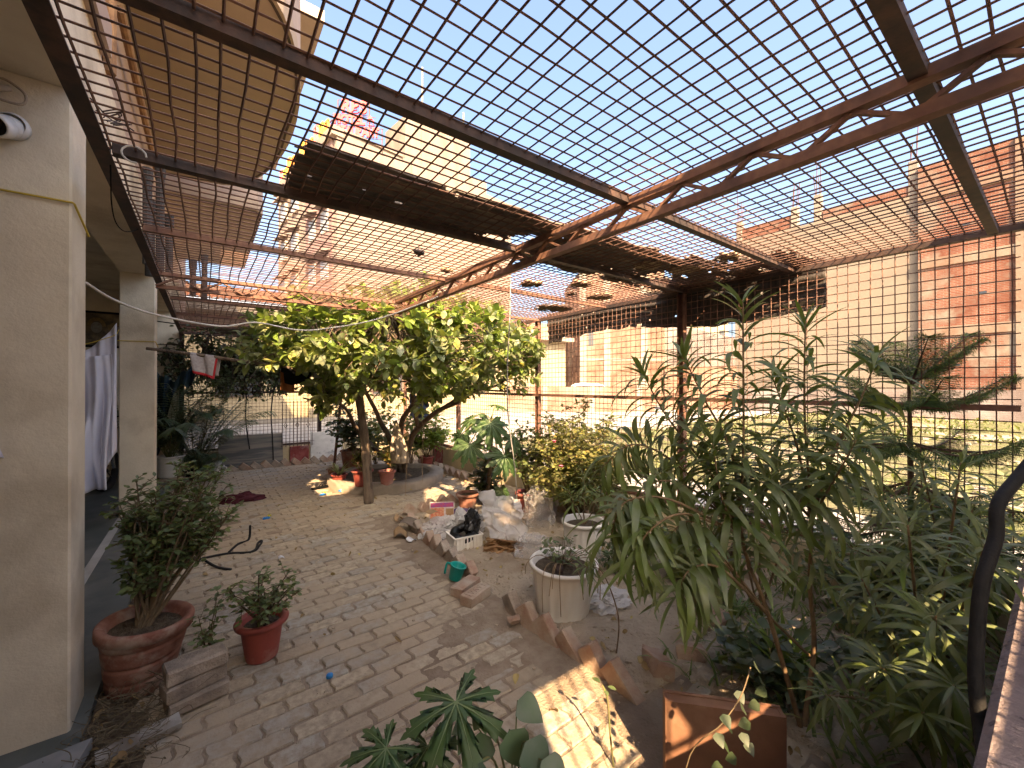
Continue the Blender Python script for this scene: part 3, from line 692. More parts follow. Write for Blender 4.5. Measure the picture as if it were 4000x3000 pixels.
for px in (-60, 60): mb.box((px / FPX * ts, 0.16, (zz(271) - .6) / 2), (0.06, 0.06, zz(271) + 0.6))
mb.build('frame', M_rebar, sg, local=True)
M_or = mat('orange_sign_paint', (0.75, 0.25, 0.05), rough=0.5); M_ye = mat('yellow_sign_paint', (0.78, 0.55, 0.06), rough=0.5)
M_pk = mat('pinkish_red_sign_paint', (0.68, 0.16, 0.15), rough=0.5)
sl = thing('rooftop_sign', 'row of small orange yellow and red cut-out letters along the hotel roof edge', 'sign', cor + Vector((0, 0, HH + .12)), a45)
for k in range(11):
    yy = 1.2 + k * 0.95; h_ = 0.9 + 0.25 * (k % 3); mb = MB(); mt_ = (M_or, M_ye, M_pk, M_or)[k % 4]
    mb.bx(-0.12, 0.0, yy, yy + .14, 0, h_); mb.bx(-0.12, 0.0, yy + .45, yy + .59, 0, h_); mb.bx(-0.12, 0.0, yy - .05, yy + .68, h_, h_ + .13)
    if k % 2: mb.bx(-0.12, 0.0, yy + .14, yy + .45, h_ * .45, h_ * .45 + .13)
    mb.build('sign_letter', mt_, sl, local=True)
mb = MB(); mb.bx(0.01, 0.06, 0.8, 11.8, 0.25, 0.31); mb.bx(0.01, 0.06, 0.8, 11.8, 0.8, 0.86); mb.build('frame', M_rebar, sl, local=True)

# ---- yellow neighbour behind the back fence
M_neigh = mat('yellow_house_wall', (0.308, 0.253, 0.161), (0.282, 0.226, 0.141), 0.8, (0.243, 0.197, 0.121), 0.4, rough=0.9)
nb = thing('yellow_house', 'yellow rendered house across the drive behind the marble slabs', 'house', (1.0, 19.6, 0))
mb = MB(); mb.bx(-8, 18, 0, 6, -0.1, 4.3); mb.build('wall', M_neigh, nb, local=True)
mb = MB(); mb.bx(2.6, 3.3, -0.35, 0.02, -0.1, 4.3); mb.build('pilaster', M_neigh, nb, local=True)
mb = MB(); mb.bx(-8.2, 18.2, -0.6, 0.02, 4.3, 4.55); mb.build('roof_slab', M_cband, nb, local=True)
window(nb, -0.6, 0.8, 1.1, 2.5, 0, 3); window(nb, 5.4, 6.8, 1.1, 2.5, 0, 3)
mb = MB(); mb.bx(-8, 18, -0.5, 0.01, -0.1, 0.12); mb.build('plinth', M_cband, nb, local=True)
M_tin = mat('blue_grey_roof_sheet', (0.20, 0.26, 0.36), (0.27, 0.29, 0.31), 1.5, rough=0.5, spec=0.5)
sh = thing('tin_shed', 'blue grey tin sheet shed roof behind the yellow house', 'shed', (-3, 28.5, 0))
mb = MB(); mb.bx(-6, 7, 0, 3, -0.1, 6.0); mb.build('wall', M_pink, sh, local=True)
mb = MB(); mb.grid(90, 3, lambda a, b: (-6.3 + 13.6 * a, -0.8 + 4.4 * b, 6.05 + 1.0 * b + .05 * math.sin(a * 280))); mb.build('roof', M_tin, sh, local=True, solid=0.02)
rb = thing('red_brick_house', 'red brick house peeping between the shed and the hotel', 'house', (0.0, 34, 0))
mb = MB(); mb.bx(-3, 5.5, 0, 6, -0.1, 8.2); mb.build('wall', M_redbrick, rb, local=True)
for k in range(3): window(rb, -2 + k * 3, -0.7 + k * 3, 5.2, 6.7, 0, 3)
# ================================================================== edging bricks and planter
def tooth_row(name, label, pts, pitch=0.150, m=M_brick, lift=0.0, rr=random.Random(5), tilt=45):
    path = [Vector((p[0], p[1], 0)) for p in pts]
    root = thing(name, label, 'edging', path[0]); k = 0
    for a, b in zip(path[:-1], path[1:]):
        d = (b - a); L = d.length; n = max(1, int(L / pitch)); d.normalize()
        for i in range(n):
            c = a + d * ((i + .5) * L / n) + Vector((rr.uniform(-.012, .012), rr.uniform(-.012, .012), 0.020 + lift + rr.uniform(-.012, .010)))
            rot = orient(d) @ Matrix.Rotation(R(tilt + rr.uniform(-7, 7)), 3, 'Y') @ Matrix.Rotation(rr.uniform(-.12, .12), 3, 'X')
            mb = MB(); mb.bbox(Vector((0, 0, 0)), (0.225, 0.072, 0.108), 0.007, None, 0.003, rr)
            o = link('brick', mb.mesh('brick', m if rr.random() < .7 else M_brick_grey), root, True); k += 1
            o.matrix_local = Matrix.Translation(c - path[0]) @ rot.to_4x4()
    return root
tooth_row('brick_edging', 'saw-tooth row of tilted bricks nearest the viewer along the sandy bed', [(1.63, 2.24), (1.66, 1.22)])
tooth_row('brick_edging', 'saw-tooth brick row along the bed beside the plastic crate and teal mug', [(1.67, 2.74), (1.70, 3.55), (1.78, 4.35)])
tooth_row('brick_edging', 'saw-tooth brick row across the far end of the bed behind the cartons', [(1.86, 4.46), (2.45, 4.62), (3.2, 4.55)], lift=0.01)
tooth_row('brick_edging', 'tilted bricks along the low wall behind the big white pots', [(3.36, 4.4), (3.38, 2.6), (3.3, 1.3)], pitch=0.19)
tooth_row('brick_edging', 'tilted bricks lining the foot of the marble slabs at the back fence', [(0.18, 8.72), (2.5, 8.74)], pitch=0.160)
tooth_row('brick_edging', 'half buried bricks beside the path near the maroon wall panel', [(3.30, 7.4), (3.34, 5.2)], pitch=0.20)
# bed soil
def bed_z(x, y):
    n = mnoise.noise((x * 2.2, y * 2.2, 5)) * .5 + mnoise.noise((x * 7, y * 7, 2)) * .25 + mnoise.noise((x * 20, y * 20, 2)) * .1
    e = min(1.0, max(0.0, (x - 1.60) / 0.22))
    return -0.012 + e * (0.045 + 0.035 * n)
sheet('flower_bed', 1.60, 3.62, 0.10, 4.56, 0.0, M_soil, 110, 200, lambda x, y: bed_z(x, y) - (0.05 if (y < 1.2 and x < 2.0) else 0))
sheet('back_strip', 3.0, 3.62, 4.6, 8.9, 0.0, M_soil, 30, 120, lambda x, y: -0.03 + 0.05 * min(1, max(0, (x - 3.2) / .15)) + .02 * mnoise.noise((x * 6, y * 6, 2)))
sheet('side_strip', -0.42, -0.16, 0.1, 6.0, 0.0, M_dark_soil, 14, 200, lambda x, y: 0.012 - 0.03 * max(0, (x + .26) / .1) + .022 * mnoise.noise((x * 9, y * 9, 2)) + .012 * mnoise.noise((x * 30, y * 30, 2)))
# clods and leaf litter
lr = random.Random(21)
lm = MB()
for k in range(520):
    x, y = lr.uniform(1.68, 3.5), lr.uniform(0.5, 4.5); s = lr.choice((.006, .008, .012, .018))
    lm.bbox((x, y, bed_z(x, y) + s * .25), (s * 2, s * 1.5, s), s * .25, Matrix.Rotation(lr.uniform(0, 6), 3, 'Z'), s * .2, lr)
for k in range(420):
    x, y = lr.uniform(-.3, 1.6), lr.uniform(.4, 8.6); s = lr.choice((.003, .004, .006, .009))
    lm.bbox((x, y, 0.008), (s * 2, s * 1.6, s), s * .25, Matrix.Rotation(lr.uniform(0, 6), 3, 'Z'), s * .2, lr)
o = lm.build('soil_clods', M_soil); tag(o, 'loose soil clods and grit scattered over the bed and pavers', 'grit', kind='stuff')
M_dry = leafmat('dry_leaf', (0.224, 0.140, 0.070), (0.364, 0.252, 0.126), (0.532, 0.420, 0.168), trans=0.15, rough=0.8, spec=0.1)
tp = [leaf_tpl('oval', d_, .5, 4) for d_ in (-1.2, .9, 1.6)]
its = []
for k in range(620):
    if k < 330: x, y = lr.uniform(1.7, 3.5), lr.uniform(.5, 4.5); z = bed_z(x, y)
    elif k < 470: x, y = lr.uniform(-.42, -.2), lr.uniform(1.8, 6); z = .02
    else: x, y = lr.uniform(-.2, 3.3), lr.uniform(1.2, 8.6); z = .006
    if lr.random() < .3 and k < 330: y = 4.55 + lr.random() * 2.5; x = lr.uniform(3.1, 3.5); z = .02
    its.append((Vector((x, y, z + .012)), frame((math.cos(k), math.sin(k * 1.7), lr.uniform(-.15, .25)), None, lr.uniform(-.6, .6)), lr.uniform(.02, .06), k % 3))
o = place_leaves(its, tp, 'leaf_litter', M_dry, None); tag(o, 'dry brown leaves littering the bed and the paving', 'litter', kind='stuff')

# planter ring round the lemon tree
ring = thing('tree_planter', 'low round concrete kerb planter ringing the leafy tree', 'planter', TREE_C)
mb = MB(); n = 64; pr_ = random.Random(4)
prof = [(RING_R, -.02), (RING_R + .005, .10), (RING_R - .03, .125), (RING_R - .20, .125), (RING_R - .22, .06)]
b0 = len(mb.v)
for i, (r_, z) in enumerate(prof):
    for j in range(n):
        th = 2 * math.pi * j / n; k = 1 + .03 * math.sin(3 * th + 1) + .008 * pr_.uniform(-1, 1)
        mb.v.append((TREE_C.x + r_ * k * math.cos(th), TREE_C.y + r_ * k * .95 * math.sin(th), z + pr_.uniform(-.006, .006)))
for i in range(len(prof) - 1):
    for j in range(n): mb.f.append((i * n + j, i * n + (j + 1) % n, (i + 1) * n + (j + 1) % n, (i + 1) * n + j)); mb.m.append(0)
mb.build('kerb', M_conc, ring, True)
mb = MB(); mb.grid(20, 20, lambda a, b: (TREE_C.x + (a - .5) * 1.36, TREE_C.y + (b - .5) * 1.3, .09 + .03 * mnoise.noise((a * 6, b * 6, 1))), lambda a, b: (a - .5) ** 2 + (b - .5) ** 2 > .25)
mb.build('soil', M_dark_soil, ring, True)

# ================================================================== pots
M_terra = mat('dusty_terracotta', (0.215, 0.088, 0.060), (0.30, 0.150, 0.105), 11, (0.42, 0.33, 0.26), 7, rough=0.85, bmp=0.4, bscale=70, bdist=0.003, lo3=0.5, hi3=0.7, co='obj')
M_redpot = mat('red_plastic_pot', (0.32, 0.070, 0.050), (0.27, 0.060, 0.045), 8, (0.38, 0.22, 0.17), 6, rough=0.55, spec=0.4, co='obj', lo3=0.55, hi3=0.75)
M_dustypot = mat('dusty_pink_pot', (0.36, 0.15, 0.115), (0.30, 0.11, 0.085), 8, (0.40, 0.25, 0.20), 4, rough=0.7, co='obj')
M_whitepot = mat('white_plastic_pot', (0.80, 0.76, 0.68), (0.76, 0.71, 0.62), 5, (0.60, 0.52, 0.41), 3, rough=0.6, spec=0.35, co='obj', lo3=0.52, hi3=0.75)
def pot(name, label, c, rt, rb_, h, m, soil=0.82, tilt=None, group=None, flutes=0, thick=0.014, rimh=0.035, rimo=0.016, nseg=40, groove=False):
    root = thing(name, label, 'pot', c, group=group)
    rot = tilt or Matrix.Identity(3); mb = MB(); N = nseg; rr_ = lambda z: rb_ + (rt - rb_) * (z / h)
    prof = [(0.001, 0.004), (rb_ * .96, 0.0), (rb_, 0.008)]
    zs = [h * k / 52 for k in range(2, 46)] if groove else [h * k / 14 for k in range(1, 13)]
    prof += [(rr_(z), z) for z in zs if z < h - rimh - .002]
    prof += [(rr_(h - rimh), h - rimh), (rt + rimo, h - rimh + .006), (rt + rimo + .003, h - .010), (rt + rimo - .004, h), (rt - thick * .3, h), (rt - thick, h - .012), (rr_(h * .5) - thick, h * .5), (0.001, h * .5)]
    b = 0
    for i, (r_, z) in enumerate(prof):
        for j in range(N):
            th = 2 * math.pi * j / N; k = 1.0
            if flutes and 2 < i < len(prof) - 8: k = 1 + .018 * max(-.6, math.sin(flutes * th))
            if groove and 2 < i < len(prof) - 8: k = 1 - .055 * max(0, math.sin((z / h) * 26 + 1.0 * (th if th < math.pi else 2 * math.pi - th))) ** 8
            mb.v.append(tuple(rot @ Vector((r_ * k * math.cos(th), r_ * k * math.sin(th), z))))
    for i in range(len(prof) - 1):
        for j in range(N): mb.f.append((i * N + j, i * N + (j + 1) % N, (i + 1) * N + (j + 1) % N, (i + 1) * N + j)); mb.m.append(0)
    mb.build('pot_wall', m, root, True, True)
    q = MB(); zs_ = h * soil; rs = rr_(zs_) - thick - .001; pts = [rot @ Vector((0, 0, zs_ + .012))]
    nr = 20
    for ring_ in (.5, 1.0):
        for j in range(nr): th = 2 * math.pi * j / nr; pts.append(rot @ Vector((rs * ring_ * math.cos(th), rs * ring_ * math.sin(th), zs_ + (.012 * rnd.uniform(-1, 1) if ring_ < 1 else 0))))
    fs = [(0, 1 + j, 1 + (j + 1) % nr) for j in range(nr)] + [(1 + j, 1 + nr + j, 1 + nr + (j + 1) % nr, 1 + (j + 1) % nr) for j in range(nr)]
    q.add(pts, fs); q.build('soil', M_dark_soil, root, True, True)
    return root
M_stem = mat('plant_stem', (0.17, 0.125, 0.07), (0.12, 0.085, 0.05), 30, rough=0.85)
M_gstem = mat('green_stem', (0.13, 0.16, 0.05), (0.17, 0.15, 0.07), 25, rough=0.7)
M_bark = mat('tree_bark', (0.12, 0.085, 0.06), (0.20, 0.145, 0.10), 18, (0.07, 0.05, 0.038), 4, rough=0.95, bmp=0.9, bscale=60, bdist=0.01)
L_bush = leafmat('dusty_small_leaf', (0.077, 0.119, 0.045), (0.119, 0.168, 0.056), (0.196, 0.224, 0.063), dust=(0.16, 0.15, 0.10), dustf=0.35, trans=0.25)
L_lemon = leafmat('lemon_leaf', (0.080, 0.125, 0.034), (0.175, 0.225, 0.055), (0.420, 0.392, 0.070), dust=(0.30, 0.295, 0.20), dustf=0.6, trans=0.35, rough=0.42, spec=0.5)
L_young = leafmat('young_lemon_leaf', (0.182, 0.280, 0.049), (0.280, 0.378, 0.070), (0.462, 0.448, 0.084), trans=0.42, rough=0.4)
L_lemon_o = leafmat('lemon_leaf_single', (0.080, 0.125, 0.034), (0.175, 0.225, 0.055), (0.420, 0.392, 0.070), dust=(0.30, 0.295, 0.20), dustf=0.6, trans=0.35, rough=0.42, spec=0.5, island=False)
L_ole = leafmat('oleander_leaf', (0.078, 0.115, 0.028), (0.140, 0.180, 0.042), None, dust=(0.25, 0.25, 0.19), dustf=0.42, trans=0.28, rough=0.45, spec=0.45)
L_ole_o = leafmat('oleander_leaf_single', (0.072, 0.115, 0.026), (0.145, 0.19, 0.042), (0.14, 0.22, 0.04), dust=(0.27, 0.27, 0.21), dustf=0.42, trans=0.30, rough=0.42, spec=0.5, island=False)
L_rose = leafmat('rose_leaf', (0.119, 0.147, 0.042), (0.224, 0.224, 0.063), (0.420, 0.336, 0.084), dust=(0.22, 0.18, 0.11), dustf=0.45, trans=0.35)
L_palm = leafmat('palm_leaf', (0.042, 0.077, 0.035), (0.077, 0.119, 0.056), None, dust=(0.16, 0.17, 0.14), dustf=0.45, trans=0.15)
L_pap = leafmat('papaya_leaf', (0.042, 0.091, 0.028), (0.059, 0.119, 0.036), None, dust=(0.12, 0.14, 0.10), dustf=0.35, trans=0.25, island=False)
L_vein = leafmat('leaf_vein', (0.210, 0.280, 0.126), (0.210, 0.280, 0.126), None, trans=0.2)
L_heart = leafmat('heart_leaf', (0.059, 0.105, 0.070), (0.084, 0.140, 0.077), None, dust=(0.15, 0.17, 0.14), dustf=0.5, trans=0.2, island=False)
L_croton = leafmat('croton_leaf', (0.098, 0.119, 0.028), (0.238, 0.224, 0.042), (0.336, 0.168, 0.056), trans=0.25)
L_dark = leafmat('dark_leaf', (0.025, 0.045, 0.020), (0.048, 0.070, 0.028), None, dust=(0.10, 0.10, 0.085), dustf=0.4, trans=0.15)

def twig_bush(root, base, top_c, radii, n_stem, n_leaf, lmat, leaf_len, tpl_kind='oval', stem_r=0.006, seed=1, smat=None, droop=.35, n_obj=0, obj_mat=None, leafset=5, hollow=.35, zmin=None):
    """shrub: stems from base into an ellipsoid, twigs with leaves along them"""
    g = random.Random(seed); base = Vector(base); top_c = Vector(top_c); st = MB(); its = []
    tp_ = [leaf_tpl(tpl_kind, d_, f_, 4) for d_, f_ in ((.15, .25), (.6, .15), (-.3, .3))]
    tips = []
    for s in range(n_stem):
        while True:
            q = Vector((g.uniform(-1, 1), g.uniform(-1, 1), g.uniform(-.6, 1)))
            if hollow < q.length < 1: break
        tip = top_c + Vector((q.x * radii[0], q.y * radii[1], q.z * radii[2]))
        mid = base.lerp(tip, .5) + Vector((g.uniform(-.12, .12) * radii[0], g.uniform(-.12, .12) * radii[1], .12 * radii[2]))
        pts = smooth_path([base + Vector((g.uniform(-.02, .02), g.uniform(-.02, .02), 0)), mid, tip], 4)
        st.tube(pts, [stem_r * (1 - .75 * i / (len(pts) - 1)) for i in range(len(pts))], 5, False); tips.append(pts)
    per = max(1, n_leaf // (n_stem * leafset))
    for pts in tips:
        for k in range(per):
            a = pts[g.randint(len(pts) // 2, len(pts) - 1)]
            d = Vector((g.uniform(-1, 1), g.uniform(-1, 1), g.uniform(-.35, .8))).normalized(); L = leaf_len * g.uniform(1.6, 3.4)
            e = a + d * L
            rel = e - top_c; qn = math.sqrt((rel.x / radii[0]) ** 2 + (rel.y / radii[1]) ** 2 + (rel.z / radii[2]) ** 2)
            if qn > 1.12: e = a + d * L * .5
            if zmin is not None and e.z < zmin: continue
            st.tube([a, (a + e) / 2 + Vector((0, 0, L * .06)), e], [stem_r * .3, stem_r * .25, stem_r * .15], 3, False)
            for j in range(leafset):
                p = a.lerp(e, .25 + .75 * j / max(1, leafset - 1)); az = g.uniform(0, 6.28)
                dv = (d * .5 + Vector((math.cos(az), math.sin(az), g.uniform(-.5, .45)))).normalized()
                its.append((p, frame(dv, Vector((g.uniform(-.4, .4), g.uniform(-.4, .4), 1)), g.uniform(-.5, .5)), leaf_len * g.uniform(.65, 1.2), g.randint(0, 2)))
    st.build('stem', smat or M_stem, root, True)
    place_leaves(its, tp_, 'foliage', lmat, root, n_obj, None, True, 'leaf', obj_mat)
    return its
# ---- big swirled terracotta pot and its bush, on the left
pc = G(303, 1478)
r_ = pot('terracotta_pot', 'big swirled terracotta pot holding the bushy shrub beside the front pillar', (pc.x, pc.y, 0.0), 0.185, 0.125, 0.33, M_terra, .86, Matrix.Rotation(R(5), 3, 'Y'), thick=.03, rimh=.06, rimo=.006, groove=True)
sh_ = thing('potted_shrub', 'tall bushy dark green shrub growing in the big terracotta pot', 'shrub', (pc.x, pc.y, .28))
tc = P(395, 1095, 2.32)
twig_bush(sh_, (pc.x + .02, pc.y, .28), tc + Vector((0, 0, .0)), (.30, .28, .26), 40, 3600, L_bush, 0.034, 'oval', .009, 3, zmin=.3)
tc2 = P(335, 1160, 2.2)
sh2 = twig_bush(sh_, (pc.x, pc.y, .28), P(350, 1180, 2.2), (.16, .16, .22), 12, 900, L_bush, 0.036, 'oval', .006, 4, zmin=.3)
# brick stack with seedling
bs = G(424, 1532); rotb = Matrix.Rotation(R(-28 + 18), 3, 'Z')
br_ = random.Random(8)
for k, (lab) in enumerate(('lowest brick of the small stack beside the terracotta pot', 'middle brick of the small stack beside the terracotta pot', 'top cement-caked brick of the small stack beside the terracotta pot')):
    mb = MB(); rk = Matrix.Rotation(R(14 + br_.uniform(-5, 5)), 3, 'Z')
    mb.bbox((bs.x + br_.uniform(-.008, .008), bs.y + .05 + br_.uniform(-.008, .008), .045 + k * .069), (0.235, 0.115, 0.067), 0.008, rk, .004, br_)
    tag(mb.build('brick', M_brick_grey), lab, 'brick', 'stack of three bricks')
sd_ = thing('seedling', 'small leggy seedling rising behind the brick stack', 'plant', (bs.x + .03, bs.y + .16, 0))
twig_bush(sd_, (bs.x + .04, bs.y + .17, 0.02), (bs.x + .05, bs.y + .15, .36), (.07, .07, .17), 6, 160, L_bush, 0.03, 'oval', .004, 6)
# red pot
pr2 = G(567, 1418)
pot('red_pot', 'red plastic pot with a wide rim standing alone on the pavers at the front', (pr2.x, pr2.y, .004), 0.108, 0.078, 0.215, M_redpot, .84, rimh=.03, rimo=.022)
s3 = thing('potted_shrub', 'small spreading green shrub in the red pot on the pavers', 'shrub', (pr2.x, pr2.y, .18))
twig_bush(s3, (pr2.x, pr2.y, .17), P(575, 1262, 2.2) + Vector((0, 0, -.03)), (.19, .17, .14), 16, 620, L_bush, 0.032, 'oval', .007, 9)
# ---- pots by the tree
pot_spots = [
    ('terracotta_pot', 'terracotta pot with spiky striped leaves left of the forked post', G(733, 1051, .01), .105, .075, .19, M_redpot),
    ('terracotta_pot', 'red pot directly behind the forked wooden post on the planter kerb', G(783, 1049, .11), .135, .095, .22, M_redpot),
    ('terracotta_pot', 'dusty pinkish empty pot on the planter kerb right of the forked post', G(836, 1047, .11), .108, .075, .20, M_dustypot),
    ('terracotta_pot', 'dark terracotta pot half hidden behind the striped-leaf pot', G(722, 1034, .0), .10, .07, .17, M_terra),
    ('terracotta_tub', 'large dark maroon tub behind the pots at the tree', G(762, 1010, .1), .19, .15, .30, M_terra),
    ('red_pot', 'sunlit red pot behind the tree near the maroon wall panel', G(922, 1012, .02), .12, .09, .22, M_redpot)]
for nm, lb, c, rt, rb_, h, m in pot_spots: pot(nm, lb, (c.x, c.y, max(0, c.z)), rt, rb_, h, m, .8, rimh=.03, rimo=.014)
def strap_plant(name, label, c, n, L, m, w_=1.0, spread=.5, seed=1, zbase=0.0):
    g = random.Random(seed); root = thing(name, label, 'plant', (c[0], c[1], c[2]))
    tp_ = [leaf_tpl('strap', d_, .5, 6) for d_ in (.3, .8, 1.4)]; its = []
    for k in range(n):
        a = g.uniform(0, 6.28); z = g.uniform(.5, 1.6); d = Vector((math.cos(a) * spread, math.sin(a) * spread, z))
        its.append((Vector(c) + Vector((math.cos(a) * .015, math.sin(a) * .015, 0)), frame(d, Vector((-math.cos(a), -math.sin(a), .3))), L * g.uniform(.7, 1.1), g.randint(0, 2)))
    place_leaves(its, tp_, 'foliage', m, root, n, root, True, 'leaf', m, False); return root
L_strap = leafmat('striped_strap_leaf', (0.280, 0.336, 0.112), (0.448, 0.462, 0.196), None, trans=0.2, island=False)
c = pot_spots[0][2]; strap_plant('striped_plant', 'pale striped spiky plant in the pot left of the forked post', (c.x, c.y, .17), 22, .26, L_strap, seed=3)
def small_plant(name, label, c, top, rad, ns, nl, m, ll, kind='oval', seed=1, sr=.005, smat=None, ls=5):
    root = thing(name, label, 'plant', c); twig_bush(root, c, top, rad, ns, nl, m, ll, kind, sr, seed, smat, leafset=ls); return root
c = pot_spots[1][2]; small_plant('croton', 'yellowish croton shrub in the red pot behind the forked post', (c.x, c.y, .28), (c.x + .02, c.y, .56), (.17, .15, .24), 14, 620, L_croton, .045, seed=12)
c = G(865, 1030, .11); small_plant('croton', 'yellowish croton shrub growing at the foot of the leafy tree', (c.x - .1, c.y, .12), (c.x - .12, c.y + .1, .55), (.26, .2, .28), 16, 700, L_croton, .05, seed=13)
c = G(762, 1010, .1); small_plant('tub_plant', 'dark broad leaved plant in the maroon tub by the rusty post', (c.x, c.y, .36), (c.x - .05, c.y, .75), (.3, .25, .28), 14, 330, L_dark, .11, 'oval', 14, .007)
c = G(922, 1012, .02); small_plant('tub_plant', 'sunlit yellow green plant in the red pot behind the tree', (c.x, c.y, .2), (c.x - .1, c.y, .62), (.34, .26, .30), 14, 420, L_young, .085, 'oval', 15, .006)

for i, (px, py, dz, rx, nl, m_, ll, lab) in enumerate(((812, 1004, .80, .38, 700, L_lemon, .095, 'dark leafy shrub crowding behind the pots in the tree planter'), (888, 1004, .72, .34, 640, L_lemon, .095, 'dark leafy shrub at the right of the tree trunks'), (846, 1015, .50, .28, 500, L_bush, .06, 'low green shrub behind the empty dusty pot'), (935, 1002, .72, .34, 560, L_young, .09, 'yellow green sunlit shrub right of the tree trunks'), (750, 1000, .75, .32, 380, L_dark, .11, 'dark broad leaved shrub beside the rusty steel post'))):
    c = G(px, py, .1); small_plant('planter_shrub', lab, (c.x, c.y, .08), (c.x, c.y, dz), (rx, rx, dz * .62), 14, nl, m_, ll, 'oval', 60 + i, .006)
# ================================================================== the lemon tree
tree = thing('lemon_tree', 'spreading leafy tree pushing up against the mesh roof in the round planter', 'tree', TREE_C)
g = random.Random(77)
base = G(872, 1018, .1)
tb = base
def limb(name, pts, r0, r1, m=M_bark, parent=tree):
    sp_ = smooth_path(pts, 5); mb = MB(); k = len(sp_)
    mb.tube(sp_, [r0 + (r1 - r0) * i / (k - 1) for i in range(k)], 8); return mb.build(name, m, parent, True), sp_
tk, _p1 = limb('trunk', [tb, P(886, 957, 6.55), P(903, 925, 6.4), P(946, 888, 6.1), P(1000, 862, 5.8), P(1050, 800, 5.5)], .055, .022)
paths = [_p1]
for nm, pts, r0, r1 in (
    ('limb', [tb + Vector((-.02, .02, .0)), P(866, 930, 6.5), P(880, 890, 6.2), P(938, 848, 5.8), P(1010, 790, 5.3), P(1070, 740, 5.0)], .05, .015),
    ('limb', [tb + Vector((-.04, 0, 0)), P(843, 950, 6.5), P(822, 912, 6.3), P(808, 880, 6.0), P(760, 800, 5.4), P(690, 740, 4.9)], .05, .015),
    ('limb', [tb + Vector((-.05, .05, 0)), P(800, 960, 6.6), P(766, 919, 6.4), P(748, 885, 6.2), P(700, 850, 5.8), P(600, 790, 5.4), P(540, 740, 5.1)], .04, .012),
    ('limb', [P(903, 925, 6.4), P(890, 850, 5.9), P(870, 760, 5.3), P(850, 690, 4.8)], .035, .012),
    ('limb', [P(880, 890, 6.2), P(930, 820, 6.3), P(990, 770, 6.6), P(1040, 730, 6.8)], .03, .01),
    ('limb', [P(822, 912, 6.3), P(780, 830, 6.5), P(720, 780, 6.8)], .03, .01),
    ('limb', [P(946, 888, 6.1), P(1010, 850, 5.6), P(1080, 830, 5.2), P(1110, 790, 5.0)], .026, .01)):
    o_, sp_ = limb(nm, pts, r0, r1); paths.append(sp_)
CC = P(835, 748, 5.25); Fv = Vector((_s, _c, 0)); Rv = Vector((_c, -_s, 0))
tp = [leaf_tpl('oval', d_, f_, 5) for d_, f_ in ((.25, .2), (.7, .15), (1.1, .25), (-.25, .3))]
its, young = [], []; twigs = MB()
allp = [p for sp_ in paths for p in sp_[len(sp_) // 2:]]
nspr = 0
while nspr < 1120:
    q = Vector((g.uniform(-1, 1), g.uniform(-1, 1), g.uniform(-1, 1)))
    if q.length > 1 or (q.length < .45 and g.random() < .7): continue
    c = CC + Rv * (q.x * 1.95 + .02) + Fv * (q.y * 1.15) + Vector((0, 0, q.z * .74 - .06 + .10 * math.sin(q.x * 5.3 + q.y * 3)))
    f_ = c.x * _s + c.y * _c; pxx = CX + FPX * (c.x * _c - c.y * _s) / f_; pyy = HY - FPX * (c.z - CAM_H) / f_
    if pxx < 500 + 60 * g.random() or pxx > 1172: continue
    # outline as in the photograph: thinner and higher at the left end, shaggy underside
    low = 848 + 26 * math.sin(pxx * .03) + (66 if 890 < pxx < 1140 else 14) - max(0, (640 - pxx) * .30)
    top = 686 - 58 * math.exp(-((pxx - 860) / 110) ** 2) - 38 * math.exp(-((pxx - 690) / 40) ** 2) - 14 * math.sin(pxx * .05) + max(0, (pxx - 1060) * .25)
    if pxx < 665: low = min(low, 786)
    if pyy > low or pyy < top: continue
    if mnoise.noise((c.x * 2.3, c.y * 2.3, c.z * 3.0)) < -.13: continue
    if c.z > 2.62: continue
    nspr += 1
    near = min(allp, key=lambda p: (p - c).length_squared)
    d = (c - near); d.z += .15; d = d.normalized() if d.length > .05 else rand_dir(0, 1)
    d = (d + rand_dir(-.4, .9) * .7).normalized()
    if (c - near).length < 1.0 and g.random() < .55: twigs.tube([near, near.lerp(c, .5) + Vector((0, 0, .04)), c], [.008, .006, .004], 4, False)
    L = g.uniform(.12, .26); twigs.tube([c, c + d * L], [.0045, .002], 4, False)
    topness = (c.z > 2.12 or q.z > .55); nl = g.randint(7, 11)
    for j in range(nl):
        p = c + d * L * (.1 + .9 * j / nl); az = j * 2.4 + g.random()
        side = orient(d) @ Vector((0, math.cos(az), math.sin(az)))
        dv = (d * .35 + side + Vector((0, 0, g.uniform(-.45, .15)))).normalized()
        if topness: dv = (d * .6 + side * .8 + Vector((0, 0, .35))).normalized()
        it = (p, frame(dv, Vector((g.uniform(-.5, .5), g.uniform(-.5, .5), 1)), g.uniform(-.6, .6)), g.uniform(.085, .135), g.randint(0, 3))
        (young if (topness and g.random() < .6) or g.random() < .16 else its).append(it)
twigs.build('twig', M_bark, tree)
cro = place_leaves(its, tp, 'crown', L_lemon, tree, 180, None, True, 'leaf', L_lemon_o)
place_leaves(young, tp, 'young_foliage', L_young, tree)
# lemons / yellow leaves
M_lemon = mat('yellow_lemon', (0.50, 0.42, 0.05), (0.42, 0.36, 0.05), 10, rough=0.5)
for px, py, t_ in ((872, 865, 5.3), (1103, 815, 4.9), (1128, 787, 4.9), (1020, 812, 5.0)):
    mb = MB(); mb.lathe([(.002, -.034), (.018, -.026), (.027, -.005), (.024, .014), (.010, .028), (.002, .033)], 10, P(px, py, t_)); mb.build('lemon', M_lemon, tree, True)
